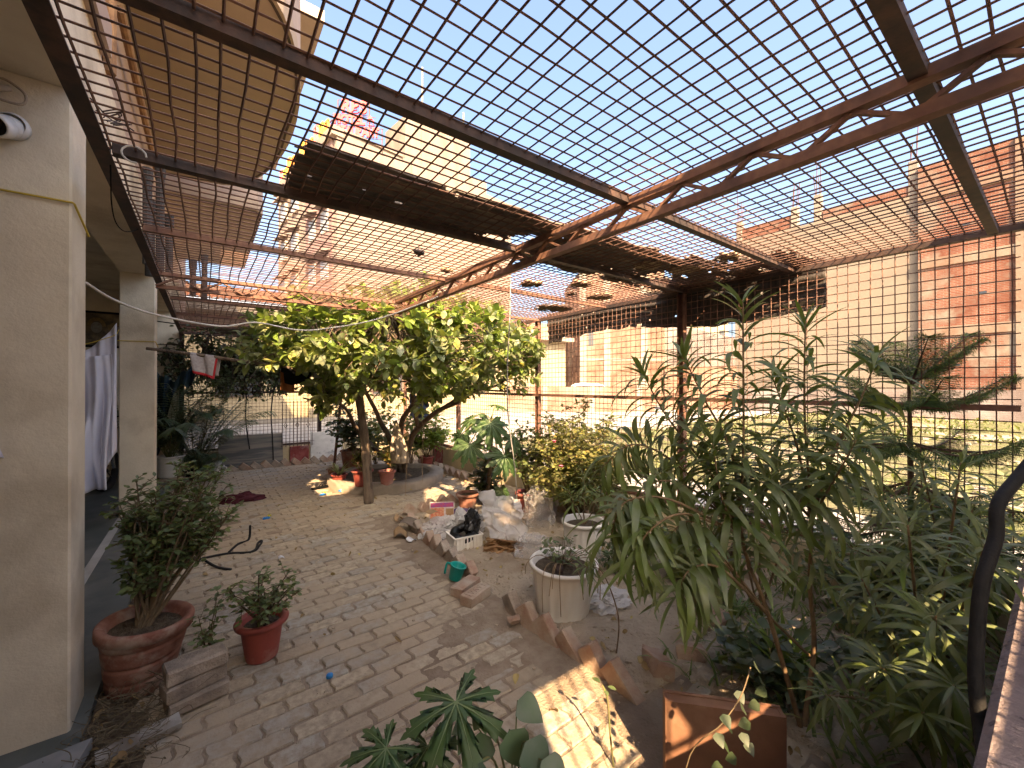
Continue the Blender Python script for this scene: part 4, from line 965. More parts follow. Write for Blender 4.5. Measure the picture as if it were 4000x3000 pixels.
# ================================================================== oleander-like shrubs at the right
M_olestem = mat('oleander_stem', (0.27, 0.185, 0.10), (0.19, 0.125, 0.07), 30, rough=0.8)
def oleander(name, label, base, shoots, seed=1, L0=0.19, n_obj=60, dens=1.0, stem_r=.012):
    """shoots: (way points, leafy fraction, stem radius scale); leaves in whorls of three, arching over"""
    g = random.Random(seed); base = Vector(base); root = thing(name, label, 'shrub', base)
    tp_ = [leaf_tpl('lance', d_, .35, 7) for d_ in (.5, 1.1, 1.6, 2.1)]; its = []
    for way, frac, rs_ in shoots:
        way = [Vector(p) for p in way]; pts = smooth_path(way, 7); k = len(pts)
        if k == 2: pts = [way[0].lerp(way[1], i / 8) + Vector((g.uniform(-.012, .012), g.uniform(-.012, .012), 0)) * (0 < i < 8) for i in range(9)]; k = 9
        mb = MB(); mb.tube(pts, [stem_r * rs_ * (1 - .72 * i / (k - 1)) for i in range(k)], 6); mb.build('stem', M_olestem, root, True)
        Ltot = sum((pts[i + 1] - pts[i]).length for i in range(k - 1)); n = int(Ltot * frac / .036 * dens) + 3
        for j in range(n):
            f = 1 - frac * j / n; x = f * (k - 1); i = min(int(x), k - 2); p = pts[i].lerp(pts[i + 1], x - i); d = (pts[min(i + 2, k - 1)] - pts[i]).normalized()
            for s_ in range(3):
                if g.random() < .12: continue
                az = j * 1.05 + s_ * 2.094 + g.uniform(-.35, .35); side = orient(d) @ Vector((0, math.cos(az), math.sin(az)))
                age = j / n
                dv = (side + d * (1.1 - .75 * min(1, age * 3.0)) + Vector((0, 0, .22 - .3 * age))).normalized()
                L = L0 * g.uniform(.7, 1.25) * (.62 + .38 * min(1, age * 6))
                kk = 0 if age < .07 else g.choice((1, 1, 2, 2, 3)) if age < .5 else g.choice((1, 2, 3, 3))
                its.append((p, frame(dv, Vector((0, 0, 1)) + d * .4, g.uniform(-.5, .5)), L, kk))
    place_leaves(its, tp_, 'foliage', L_ole, root, n_obj, root, True, 'leaf', L_ole_o)
    return root
bA = G(1732, 1585)
kA, kB = P(1602, 1160, 1.76), P(1752, 1120, 1.88)
oleander('oleander', 'tallest long-leaved shrub with bare leaning stems in front of the long fence', bA, [
    ([bA, P(1660, 1330, 1.76), kA, P(1606, 960, 1.76), P(1605, 655, 1.78)], .62, 1.0),
    ([kA, P(1580, 980, 1.85), P(1520, 860, 1.92), P(1476, 770, 1.95)], .85, .7), ([kA, P(1540, 1030, 1.9), P(1440, 900, 1.98), P(1388, 805, 2.0)], .85, .7),
    ([kA, P(1500, 1060, 1.85), P(1420, 1040, 1.85), P(1370, 1090, 1.82)], .7, .6), ([kA, P(1470, 1010, 1.95), P(1370, 960, 2.0), P(1300, 1010, 2.0)], .7, .6),
    ([bA, P(1757, 1400, 1.82), P(1748, 1260, 1.85), kB, P(1738, 900, 1.92), P(1740, 695, 1.95)], .62, 1.0),
    ([kB, P(1720, 960, 1.95), P(1670, 820, 1.95)], .8, .7), ([kB, P(1800, 980, 1.85), P(1860, 860, 1.85), P(1897, 765, 1.85)], .8, .7), ([kB, P(1800, 1040, 1.7), P(1850, 950, 1.6)], .8, .6),
    ([P(1752, 1420, 1.82), P(1640, 1310, 1.75), P(1540, 1190, 1.72), P(1490, 1200, 1.7)], .42, .6), ([P(1660, 1330, 1.76), P(1590, 1240, 1.72), P(1500, 1130, 1.75), P(1450, 1150, 1.74)], .45, .6),
    ([kA, P(1560, 1080, 1.7), P(1540, 960, 1.72)], .8, .6), ([kB, P(1690, 1060, 1.75), P(1640, 1040, 1.7)], .8, .6), ([kA, P(1480, 1110, 1.65), P(1400, 1150, 1.6), P(1372, 1215, 1.58)], .5, .55), ([kA, P(1450, 1080, 1.7), P(1350, 1085, 1.68), P(1322, 1150, 1.66)], .5, .55), ([P(1660, 1330, 1.76), P(1560, 1230, 1.62), P(1490, 1230, 1.58), P(1462, 1290, 1.56)], .5, .55)], 5, .225, 190, 1.4)
bB = G(2000, 1600)
Bs = [P(2075, 1000, 1.55), P(1960, 1135, 1.35), P(2130, 1170, 1.2), P(1860, 1250, 1.5), P(2020, 1330, 1.2), P(1900, 1440, 1.25), P(2060, 1480, 1.1), P(2170, 1080, 1.5), P(1780, 1500, 1.45), P(1990, 1540, 1.15)]
oleander('oleander', 'low dense long-leaved shrub crowding the lower right corner', (bB.x, bB.y, 0), [([Vector((bB.x, bB.y, 0)), Vector((bB.x, bB.y, 0)).lerp(q, .5) + Vector((0, 0, .06)), q], .72, .8) for q in Bs], 6, .15, 60, 1.1)
bC = G(2050, 1330); Cs = [P(1990, 1000, 2.2), P(1900, 1080, 2.2), P(2100, 1100, 2.0), P(1830, 1180, 2.1), P(2160, 1240, 1.8)]
oleander('oleander', 'long-leaved shrub by the fence between the tall one and the pine', (bC.x, bC.y, 0), [([Vector((bC.x, bC.y, 0)), Vector((bC.x, bC.y, 0)).lerp(q, .5) + Vector((0, 0, .06)), q], .75, .8) for q in Cs], 8, .18, 0)
bD = G(1640, 1330); Ds = [P(1530, 930, 2.5), P(1640, 950, 2.6), P(1760, 1010, 2.4), P(1450, 1030, 2.5)]
oleander('oleander', 'slim long-leaved shrub behind the tallest one before the fence', (bD.x, bD.y, .0), [([Vector((bD.x, bD.y, 0)), Vector((bD.x, bD.y, 0)).lerp(q, .5) + Vector((0, 0, .06)), q], .6, .7) for q in Ds], 9, .19, 0, .8)
c2 = G(1260, 1206); c2b = Vector((c2.x, c2.y, .28))
oleander('oleander', 'young long-leaved plant in the farther big white pot', c2b, [([c2b, P(1262, 1030, 3.5)], .5, .7), ([c2b, P(1228, 1060, 3.5)], .45, .7), ([c2b, P(1305, 1055, 3.5)], .45, .7)], 10, .17, 30, stem_r=.009)
bE = G(1330, 1420)
oleander('oleander', 'drooping long-leaved shoot hanging over the nearer white pot', bE, [([bE, P(1335, 1330, 2.2), P(1300, 1235, 2.2), P(1262, 1225, 2.2)], .26, .6)], 11, .15, 20, 1.5, .008)
# low green plants between (spider-plant like, lit from behind)
strap_plant('spider_plant', 'bright green strappy plant by the foot of the tall shrub', tuple(G(1700, 1460, .02)), 30, .30, leafmat('green_strap', (0.140, 0.224, 0.042), (0.224, 0.308, 0.056), None, trans=.35, island=False), seed=5)
strap_plant('spider_plant', 'small strappy plant in the sand left of the tall shrub stems', tuple(G(1590, 1330, .02)), 20, .22, leafmat('green_strap2', (0.112, 0.182, 0.042), (0.182, 0.252, 0.056), None, trans=.3, island=False), seed=6)
strap_plant('spider_plant', 'strappy plant in the lower right among the shrubs', tuple(G(1960, 1520, .02)), 26, .30, MATS['green_strap2'], seed=7)
# broad-leaved ground plants under the shrubs
L_broad = leafmat('broad_leaf', (0.063, 0.105, 0.049), (0.112, 0.154, 0.063), (0.224, 0.238, 0.070), dust=(0.18, 0.185, 0.16), dustf=0.6, trans=0.25)
for i, (px, py, hz, rx, nl, lab) in enumerate((
    (1990, 1270, .55, .34, 170, 'broad grey green leafed plant beneath the pine'), (1850, 1330, .42, .30, 150, 'broad leafed plant in the shade behind the tall stems'),
    (2120, 1350, .6, .30, 170, 'broad leafed plant near the fence corner post'), (1640, 1480, .22, .24, 120, 'low dusty leafed plant behind the brown box'), (1900, 1500, .4, .28, 150, 'low leafy plant at the foot of the dense shrub'),
    (1480, 1250, .30, .22, 110, 'small leafy weed by the bricks near the low wall'), (1760, 1240, .4, .28, 140, 'leafy plant against the low cream wall'))):
    c = G(px, py); small_plant('leafy_plant', lab, (c.x, c.y, .0), (c.x, c.y, hz * .62), (rx, rx, hz * .55), 12, nl * 2, L_broad, .075, 'heart', 30 + i, .006, M_gstem, 3)
# grass-like undergrowth
ug = []
for k in range(900):
    x, y = lr.uniform(1.9, 3.55), lr.uniform(.15, 2.3)
    if x < 2.5 and y > 1.3: continue
    a = lr.uniform(0, 6.28); ug.append((Vector((x, y, bed_z(x, y))), frame((math.cos(a) * .5, math.sin(a) * .5, 1), Vector((-math.cos(a), -math.sin(a), .3))), lr.uniform(.06, .2), lr.randint(0, 1)))
o = place_leaves(ug, [leaf_tpl('strap', .5, .4, 3), leaf_tpl('strap', 1.2, .4, 3)], 'undergrowth', leafmat('weed_blade', (0.098, 0.140, 0.042), (0.182, 0.210, 0.070), (0.336, 0.308, 0.112), trans=.3), None)
tag(o, 'thin weeds and grass blades under the shrubs', 'weeds', kind='stuff')

# ---- Norfolk pine
pc_ = P(1967, 960, 2.75); pine = thing('norfolk_pine', 'young tiered pine with feathery flat branches beside the long fence', 'tree', (pc_.x, pc_.y, 0))
pts = [(pc_.x, pc_.y, 0), (pc_.x + .01, pc_.y, .9), (pc_.x, pc_.y + .01, 1.62)]
mb = MB(); mb.tube(smooth_path(pts, 5), [.02 - .0012 * i for i in range(11)], 6); mb.build('trunk', M_bark, pine, True)
g = random.Random(5)
L_pine = leafmat('pine_needle', (0.055, 0.105, 0.036), (0.09, 0.15, 0.045), (0.24, 0.30, 0.05), trans=.2, rough=.6)
needle = leaf_tpl('lance', .5, .2, 2)
for ti, (z, Lb, nb_, rise, sagk) in enumerate(((1.50, .36, 6, .75, -.05), (1.34, .50, 7, .38, .12), (1.12, .56, 7, .15, .22), (.86, .60, 7, .05, .28), (.60, .62, 7, .0, .25))):
    its = []; br = MB(); tw_m = MB()
    for b in range(nb_):
        a = b * 6.283 / nb_ + ti * .5 + .4; d0 = Vector((math.cos(a), math.sin(a), 0)); L = Lb * g.uniform(.85, 1.1)
        pth = [Vector((pc_.x, pc_.y, z)) + d0 * L * s_ + Vector((0, 0, L * (rise * s_ - sagk * math.sin(s_ * 2.6) * .8 + .10 * s_ * s_))) for s_ in (0, .25, .5, .75, 1)]
        br.tube(pth, [.008, .007, .006, .004, .002], 5, False); sp_ = smooth_path(pth, 9); nn = len(sp_)
        for i in range(5, nn):
            d = (sp_[i] - sp_[i - 1]).normalized(); sd_v = d.cross(Vector((0, 0, 1))).normalized()
            for sgn in (-1, 1):
                Ls = .21 * (1 - .72 * i / nn) * g.uniform(.8, 1.1); dv = (sd_v * sgn * .85 + d * .6 + Vector((0, 0, -.18 - .22 * (ti > 1)))).normalized()
                e = sp_[i] + dv * Ls; tw_m.tube([sp_[i], e], [.0035, .0018], 3, False)
                for q_ in range(13):
                    p = sp_[i].lerp(e, .08 + .92 * q_ / 13); nd = (dv * .9 + rand_dir() * .8).normalized(); its.append((p, frame(nd), .036 * g.uniform(.8, 1.2), 0))
    o = br.build('branch', M_bark, pine); place_leaves(its, [needle], 'needles', L_pine, o); tw_m.build('branchlets', L_pine, o)['kind'] = 'stuff'

# ---- rose bush by the fence
cR = G(1262, 1118); rose = thing('rose_bush', 'big yellowish green rose bush catching the sun beside the long fence', 'shrub', (cR.x - .1, cR.y + .05, 0))
twig_bush(rose, (cR.x - .12, cR.y + .05, 0), P(1255, 985, 4.5), (.68, .62, .58), 110, 12500, L_rose, .046, 'oval', .007, 41, hollow=.2, zmin=.08, leafset=6)
M_petal = mat('pink_rose_petal', (0.62, 0.18, 0.26), rough=.6)
for px, py in ((1197, 956), (1212, 1010), (1300, 1020)):
    mb = MB(); c = P(px, py, 4.1)
    for k in range(7): a = k * .9; mb.grid(2, 2, lambda u_, v_: c + Vector(((u_ - .5) * .03 * math.cos(a) - (v_) * .018 * math.sin(a), (u_ - .5) * .03 * math.sin(a) + v_ * .018 * math.cos(a), v_ * .02)))
    mb.build('rose', M_petal, rose, True)
# ---- potted plants in the bed
cq = G(1140, 1108); pot('red_pot', 'red pot holding a leafy plant behind the clear plastic bags', (cq.x, cq.y, .02), .135, .10, .23, M_redpot, .85)
small_plant('potted_rose', 'leggy leafy plant in the red pot behind the clear plastic bags', (cq.x, cq.y, .2), P(1135, 985, 4.75), (.26, .24, .36), 20, 900, L_bush, .055, 'oval', 44, .006)
cq2 = G(1010, 1104); pot('terracotta_pot', 'small terracotta pot wedged behind the purple carton', (cq2.x, cq2.y, .02), .12, .09, .20, M_terra, .85)
small_plant('dark_shrub', 'dark leaved upright shrub under the papaya leaves', G(1052, 1092), G(1052, 1092) + Vector((0, 0, .42)), (.17, .17, .40), 12, 420, L_dark, .085, 'oval', 45, .008)
cq3 = G(1215, 1322); pot('white_pot', 'nearer big white plastic pot with withered plants beside the saw-tooth bricks', (cq3.x, cq3.y, .0), .212, .165, .345, M_whitepot, .86, Matrix.Rotation(R(2), 3, 'X'), flutes=22, rimh=.03, rimo=.012, nseg=132)
w1 = thing('withered_plant', 'withered stems and vines spilling from the nearer white pot', 'plant', (cq3.x, cq3.y, .3))
twig_bush(w1, (cq3.x, cq3.y, .29), (cq3.x, cq3.y, .40), (.17, .17, .09), 26, 240, L_bush, .035, 'oval', .003, 51)
mb = MB()
for k in range(12):
    a = g.uniform(0, 6.28); e = Vector((math.cos(a), math.sin(a), 0)); p0 = Vector((cq3.x, cq3.y, .31))
    mb.tube(smooth_path([p0, p0 + e * .15 + Vector((0, 0, .07)), p0 + e * .235 + Vector((0, 0, .02)), p0 + e * .25 + Vector((g.uniform(-.02, .02), 0, -g.uniform(.03, .22)))], 4), .0025, 4, False)
mb.build('dry_vine', mat('straw_vine', (0.30, 0.21, 0.11), (0.22, 0.15, 0.08), 30, rough=.9), w1)
for k in range(3): mb = MB(); mb.bbox((cq3.x + (-.09, .05, .1)[k], cq3.y - .05 + .05 * k, .325), (.07, .05, .05), .012, Matrix.Rotation(k, 3, 'Z'), .008, br_); mb.build('stone', M_brick_grey if k else M_rust_dark, w1)
pot('white_pot', 'farther big white plastic pot with a young long-leaved plant in the bed', (c2.x, c2.y, .0), .178, .14, .335, M_whitepot, .86, flutes=20, rimh=.03, rimo=.010, nseg=120)
wd_ = G(1330, 1240); small_plant('leafy_plant', 'small leafy weed right of the farther white pot', (wd_.x, wd_.y, 0), (wd_.x, wd_.y, .18), (.14, .14, .15), 10, 200, L_broad, .05, 'oval', 52, .004, M_gstem, 4)

# ---- papaya-type leaves: each leaf a mesh with lobes and pale veins
def palmate(c, nrm, heading, size, lobes=7, depth=.62, droop=.35, m=L_pap, name='leaf', parent=None, seed=0):
    """lobed leaf: every lobe has side teeth; sinus radius falls with depth"""
    g_ = random.Random(seed); mb = MB(); spread = R(310); x = Vector(heading) - Vector(nrm) * Vector(heading).dot(nrm); x.normalize(); z = Vector(nrm).normalized(); y = z.cross(x); c = Vector(c)
    w_ = spread / lobes; sin_ = 1 - depth
    half = [(sin_, -.5), (sin_ + .16, -.38), (sin_ + .34 * depth + .05, -.52 * (.5 + depth * .5)), (.60, -.27), (.80, -.34), (.80, -.16), (.92, -.13)]
    if depth > .6: half = [(sin_, -.5), (sin_ + .08, -.22), (.48, -.17), (.63, -.36), (.60, -.15), (.80, -.27), (.78, -.10), (.91, -.08)]
    prof = half + [(1.0, 0)] + [(r_, -q) for r_, q in half[::-1]]
    def pt(r_, th, lift=0.0): return c + (x * math.cos(th) + y * math.sin(th)) * r_ - z * (droop * r_ * r_ / size) + z * lift
    rs = []
    for j in range(lobes):
        th0 = -spread / 2 + w_ * (j + .5); Lj = size * (.62 + .38 * math.cos(th0 * .55)) * g_.uniform(.93, 1.05)
        for r_, q in prof[(1 if j else 0):]: rs.append((th0 + q * w_ * g_.uniform(.93, 1.07), Lj * r_))
    n = len(rs) - 1; N = n + 1; vs_ = [c]
    for ring_ in (.4, .72, 1.0): vs_ += [pt(r_ * ring_, th, .02 * size * math.sin(th * 9) * ring_) for th, r_ in rs]
    fs = [(0, 1 + i, 2 + i) for i in range(n)]
    for k in (0, 1): fs += [(1 + k * N + i, 1 + (k + 1) * N + i, 1 + (k + 1) * N + i + 1, 1 + k * N + i + 1) for i in range(n)]
    mb.add(vs_, fs, 0); mb.cm = 1
    for j in range(lobes):
        th = -spread / 2 + w_ * (j + .5); r_ = size * (.62 + .38 * math.cos(th * .55)) * .9
        mb.tube([pt(r_ * s_, th, .0012 + .02 * size * math.sin(th * 9) * s_) for s_ in (0, .35, .7, 1)], [size * .014, size * .010, size * .006, size * .001], 4, False)
    return mb.build(name, [m, L_vein], parent, True)
papm = thing('papaya_plant', 'papaya plant with big lobed leaves standing behind the rubbish in the bed', 'plant', G(1050, 1094))
bp = G(1050, 1094); crown_ = P(1062, 905, 4.75)
mb = MB(); mb.tube(smooth_path([bp, bp.lerp(crown_, .5) + Vector((.02, 0, 0)), crown_], 5), [.03 - .0012 * i for i in range(11)], 8); mb.build('trunk', M_bark, papm, True)
for i, (px, py, t_, s_, nz) in enumerate(((1060, 915, 4.45, .27, (-.3, -.75, .55)), (1015, 960, 4.5, .25, (-.5, -.6, .6)), (1090, 985, 4.45, .26, (.0, -.8, .5)), (1110, 945, 4.6, .22, (.3, -.6, .7)), (1020, 905, 4.8, .20, (-.5, -.3, .8)), (995, 940, 4.7, .18, (-.7, -.4, .5)), (1075, 875, 4.9, .18, (.1, -.2, 1)), (1085, 1060, 4.6, .15, (0, -.8, .5)))):
    tip = P(px, py, t_); hd = (tip - crown_); hd.z -= .35; 
    palmate(tip, Vector(nz).normalized(), hd, s_, 9, .45, .5, L_pap, 'leaf', papm, i)
    mb = MB(); mb.tube(smooth_path([crown_, crown_.lerp(tip, .5) + Vector((0, 0, .06)), tip], 4), .006, 5, False); mb.build('leaf_stalk', M_gstem, papm, True)
papf = thing('papaya_seedling', 'papaya seedling with deeply cut leaves at the bottom centre', 'plant', P(960, 1900, 1.25))
bf = P(945, 1905, 1.22); bf.z = 0
papf.location = bf
for i, (px, py, t_, s_, nz, hdp) in enumerate(((985, 1515, 1.12, .155, (-.12, -.35, .95), (1000, 1640)), (835, 1615, 1.05, .12, (-.2, -.2, .95), (800, 1700)), (925, 1610, 1.10, .10, (-.3, -.5, .8), (930, 1700)), (870, 1660, 1.1, .11, (0, -.3, .9), (850, 1760)))):
    tip = P(px, py, t_); hd = P(hdp[0], hdp[1], t_ * .98) - tip
    palmate(tip, Vector(nz).normalized(), hd, s_ * 1.08, 7, .74, .35, L_pap, 'leaf', papf, 20 + i)
    mb = MB(); mb.tube(smooth_path([bf + Vector((0, 0, .25)), (bf + Vector((0, 0, .4))).lerp(tip, .5), tip], 4), .004, 5, False); mb.build('leaf_stalk', M_gstem, papf, True)
mb = MB(); mb.tube([bf, bf + Vector((0, 0, .27))], [.010, .007], 6); mb.build('stem', M_gstem, papf, True)
hrt = thing('heart_leaf_plant', 'plant with broad heart shaped leaves at the bottom beside the papaya seedling', 'plant', (0, 0, 0))
bh = P(1110, 1900, 1.15); bh.z = 0; hrt.location = bh
hv, hf = leaf_tpl('heart', .5, .18, 7); hm = MB(); hm.add(hv.tolist(), hf); hmesh = hm.mesh('leaf', L_heart, True)
for i, (px, py, t_, L, hdx, hdy) in enumerate(((1118, 1512, 1.13, .085, 60, 45), (1045, 1530, 1.2, .06, -30, 60), (1100, 1575, 1.07, .10, 45, 120), (1060, 1590, 1.10, .075, -40, 60), (1135, 1600, 1.02, .10, 60, 90), (1010, 1560, 1.25, .055, -60, 40), (1040, 1640, 1.05, .07, -20, 50), (1170, 1640, 1.0, .09, 50, 60))):
    a = P(px, py, t_); d = P(px + hdx, py + hdy, t_ * .97) - a; mw = Matrix.Translation(a) @ frame(d, Vector((-.35, -.5, .8))).to_4x4() @ Matrix.Scale(L, 4)
    o = bpy.data.objects.new('leaf', hmesh); C.objects.link(o); o.parent = hrt; o.matrix_local = Matrix.Translation(-bh) @ mw
    mb = MB(); mb.tube(smooth_path([bh + Vector((0, 0, .3)), (bh + Vector((0, 0, .45))).lerp(a, .6), a], 4), .0025, 4, False); mb.build('leaf_stalk', M_gstem, hrt)
mb = MB(); mb.tube([bh, bh + Vector((0, 0, .31))], .006, 6); mb.build('stem', M_gstem, hrt)
# thin sprout beside the box, round leaves
spn = thing('thin_sprout', 'thin bare green sprout standing on the pavers left of the brown box', 'plant', G(1325, 1655))
mb = MB(); mb.tube(smooth_path([G(1325, 1655), P(1318, 1590, 1.62), P(1312, 1510, 1.6), P(1300, 1478, 1.6)], 5), [.004] * 15 + [.002], 5); mb.build('stem', M_gstem, spn)
mb = MB()
for px, py, L in ((1296, 1474, .04), (1312, 1482, .035), (1305, 1490, .03)): a = P(px, py, 1.6); vv, ff = leaf_tpl('oval', .4, .2, 4); mm = np.array(frame((math.cos(px), math.sin(px), .2))); mb.add(((vv * L) @ mm.T + np.array(a)).tolist(), ff)
mb.build('leaf', L_bush, spn, True)
tw = thing('round_leaf_sprig', 'arching sprig with small round leaves in front of the brown box', 'plant', P(1470, 1700, 1.0))
bt = P(1470, 1760, 1.15); bt.z = 0; tw.location = bt
pth = smooth_path([bt, P(1480, 1659, 1.15), P(1560, 1560, 1.1), P(1600, 1500, 1.1), P(1620, 1440, 1.12)], 6); mb = MB(); mb.tube(pth, .0018, 5); mb.build('stem', M_stem, tw, True)
rl = leaf_tpl('heart', .3, .15, 5); rlm = MB(); rlm.add(rl[0].tolist(), rl[1]); rlme = rlm.mesh('leaf', L_dark, True)  # dark leaf colour stands in for shade over this sprig
for i, (px, py) in enumerate(((1562, 1610), (1590, 1635), (1600, 1580), (1570, 1570), (1620, 1560), (1560, 1540), (1600, 1530), (1640, 1520), (1590, 1490), (1640, 1470), (1560, 1655), (1545, 1580), (1630, 1440), (1655, 1490), (1610, 1600))):
    a = P(px, py, 1.1 + .05 * math.sin(i)); o = bpy.data.objects.new('leaf', rlme); C.objects.link(o); o.parent = tw
    o.matrix_local = Matrix.Translation(-bt) @ Matrix.Translation(a) @ frame((math.cos(i * 2.1), math.sin(i * 2.1), -.5), Vector((-.4, -.5, .7))).to_4x4() @ Matrix.Scale(.034, 4)

# ================================================================== palms and climbers at the far left
def frond(mb_st, its, base, d, L, n=20, droop=.9, leafL=.16, seed=0):
    g_ = random.Random(seed); d = Vector(d).normalized(); side = d.cross(Vector((0, 0, 1))).normalized(); pts = []
    for i in range(12):
        t_ = i / 11; pts.append(Vector(base) + Vector((d.x, d.y, 0)) * L * t_ + Vector((0, 0, d.z * L * t_ - droop * L * t_ * t_ * .75)))
    mb_st.tube(pts, [.006 - .0004 * i for i in range(12)], 4, False)
    for k in range(n):
        t_ = .18 + .8 * k / n; x = t_ * 11; i = min(int(x), 10); p = pts[i].lerp(pts[i + 1], x - i); dd = (pts[i + 1] - pts[i]).normalized()
        for sgn in (-1, 1):
            its.append((p, frame(side * sgn * .8 + dd * .75 + Vector((0, 0, -.25)), Vector((0, 0, 1))), leafL * (1 - .5 * abs(t_ - .45)) * g_.uniform(.85, 1.1), 0))
def palm(name, label, base, n, L, seed, z0=.1, n_obj=0, leafL=.17):
    g_ = random.Random(seed); root = thing(name, label, 'palm', base); st = MB(); its = []
    for k in range(n):
        a = k * 2.4 + g_.uniform(-.3, .3); frond(st, its, Vector(base) + Vector((g_.uniform(-.04, .04), g_.uniform(-.04, .04), z0)), (math.cos(a), math.sin(a), g_.uniform(1.1, 3.4)), L * g_.uniform(.75, 1.15), 24, g_.uniform(.25, .75), leafL, seed * 10 + k)
    st.build('frond_rib', M_gstem, root); place_leaves(its, [leaf_tpl('strap', .8, .3, 3)], 'fronds', L_palm, root)
M_bucket = mat('dull_white_bucket', (0.74, 0.73, 0.69), (0.66, 0.65, 0.61), 6, rough=.6, co='obj')
cb = P(368, 1010, 6.25); bk = Vector((cb.x, cb.y, .12))
pot('white_bucket', 'white bucket pot on a grey stand behind the far pillar', bk, .175, .135, .32, M_bucket, .85, rimh=.025, rimo=.01)
mb = MB(); mb.bbox((bk.x, bk.y, .055), (.3, .3, .12), .01); tag(mb.build('plinth_block', M_conc), 'grey block carrying the white bucket pot behind the far pillar', 'block')
palm('areca_palm', 'areca palm arching from the white bucket behind the far pillar', bk, 24, 1.75, 3, .28, leafL=.27)
palm('areca_palm', 'darker areca palm in the shade against the back fence', (-0.10, 8.45, 0), 28, 1.9, 4, .2, leafL=.28)
palm('areca_palm', 'low areca palm with drooping fronds beside the white sacks', (-0.08, 8.0, 0), 12, .85, 6, .1, leafL=.2)
vine = thing('climbing_vine', 'tangle of dark bare climber stems over the left end of the back fence', 'vine', (0.2, 8.9, 0)); g = random.Random(31); mb = MB(); its = []
for k in range(190):
    x0 = g.uniform(-.27, 1.25); x1 = x0 + g.uniform(-.5, .6); top = g.uniform(1.7, 2.38); y0 = 8.88 + g.uniform(-.08, .06)
    pts = smooth_path([(x0, y0, g.uniform(1.25, 1.8)), (x0 + (x1 - x0) * .4 + g.uniform(-.1, .1), y0 + g.uniform(-.05, .05), top * .5 + .8), (x1, y0 + g.uniform(-.1, .05), top), (x1 + g.uniform(-.3, .3), y0 - g.uniform(0, .3), top - g.uniform(0, .4))], 5)
    mb.tube(pts, g.uniform(.004, .012), 4, False)
    for q_ in range(22): its.append((pts[g.randint(0, len(pts) - 1)] + Vector((g.uniform(-.06, .06), g.uniform(-.06, .06), g.uniform(-.06, .06))), frame(rand_dir(-.8, .3), None, g.uniform(-1, 1)), g.uniform(.05, .10), g.randint(0, 1)))
for k in range(26):                                          # thick creepers spreading under the roof
    x0 = g.uniform(-.25, .9); a = [(x0, 8.85, 2.3)] + [(x0 + g.uniform(-.2, .5) * j, 8.85 - .45 * j, 2.36 + g.uniform(-.03, .05)) for j in (1, 2, 3)]
    mb.tube(smooth_path(a, 4), g.uniform(.004, .010), 4, False)
    for q_ in range(10): p = Vector(a[g.randint(0, 3)]); its.append((p + Vector((g.uniform(-.2, .2), g.uniform(-.2, .2), 0)), frame(rand_dir(-.8, .3), None, g.uniform(-1, 1)), g.uniform(.04, .08), g.randint(0, 1)))
mb.build('stem', mat('dark_vine_stem', (0.035, 0.028, 0.02), (0.06, 0.045, 0.03), 20, rough=.9), vine); place_leaves(its, [leaf_tpl('oval', .5, .2, 3), leaf_tpl('oval', 1.2, .2, 3)], 'foliage', L_dark, vine)
mb = MB()
for pl in ([(.62, 8.85, 1.4), (.60, 8.83, .9), (.66, 8.80, .35)], [(1.05, 8.85, 1.5), (1.0, 8.84, 1.0), (1.02, 8.8, .5), (1.03, 8.78, .12)], [(.5, 8.7, 1.75), (.7, 8.7, 1.45), (1.0, 8.75, 1.4), (1.2, 8.8, 1.75)]): mb.tube(smooth_path(pl, 6), .012, 6)
tag(mb.build('rubber_hose', M_tyre), 'black hoses hanging down the back fence over the dark marble slab', 'hose')
# ================================================================== back fence slabs and grille
def leaning(name, label, cat, x0, x1, y, z0, z1, m, t=.02, lean=.06):
    mb = MB(); mb.add([(x0, y, z0), (x1, y, z0), (x1, y + lean, z1 - .004), (x0, y + lean, z1), (x0, y + t, z0), (x1, y + t, z0), (x1, y + t + lean, z1 - .004), (x0, y + t + lean, z1)],
        [(0, 1, 2, 3), (7, 6, 5, 4), (0, 4, 5, 1), (1, 5, 6, 2), (2, 6, 7, 3), (3, 7, 4, 0)])
    return tag(mb.build(name, m), label, cat)
M_gm = mat('grey_veined_marble', (0.10, 0.105, 0.105), (0.24, 0.215, 0.18), 3.0, (0.06, 0.065, 0.07), 1.6, rough=.35, spec=.5, stretch=(.5, 1, 5), lo=.42, hi=.6)
M_wm = mat('white_veined_marble', (0.58, 0.57, 0.54), (0.50, 0.49, 0.46), 4.0, (0.30, 0.30, 0.29), 2.2, rough=.35, spec=.5, stretch=(2.2, 1, 3.5), lo3=.60, hi3=.64)
leaning('marble_slab', 'dark grey streaked marble slab leaning on the back fence', 'slab', .20, 1.20, 8.86, .02, .60, M_gm)
leaning('marble_slab', 'white veined marble slab leaning on the back fence', 'slab', 1.68, 2.28, 8.86, .02, .575, M_wm)
gr = thing('iron_grille', 'old iron window grille with small diamonds leaning on the back fence', 'grille', (1.45, 8.8, .3)); mb = MB()
for k in range(9): x = 1.18 + k * .065; mb.tube([(x, 8.84, .33), (x + .01, 8.89, 1.2)], .006, 5)
for z in (.35, .42, .95, 1.02, 1.18): mb.bar((1.16, 8.845 + .05 * (z - .33), z), (1.74, 8.845 + .05 * (z - .33), z), .012, .006)
mb.build('bars', M_rust_dark, gr)
for x in (1.24, 1.44, 1.63):
    mb = MB(); c = Vector((x, 8.85, .74)); 
    for a, b in (((-.03, 0), (0, .05)), ((0, .05), (.03, 0)), ((.03, 0), (0, -.05)), ((0, -.05), (-.03, 0))): mb.tube([c + Vector((a[0], 0, a[1])), c + Vector((b[0], 0, b[1]))], .005, 4)
    mb.build('diamond', M_rust_dark, gr)
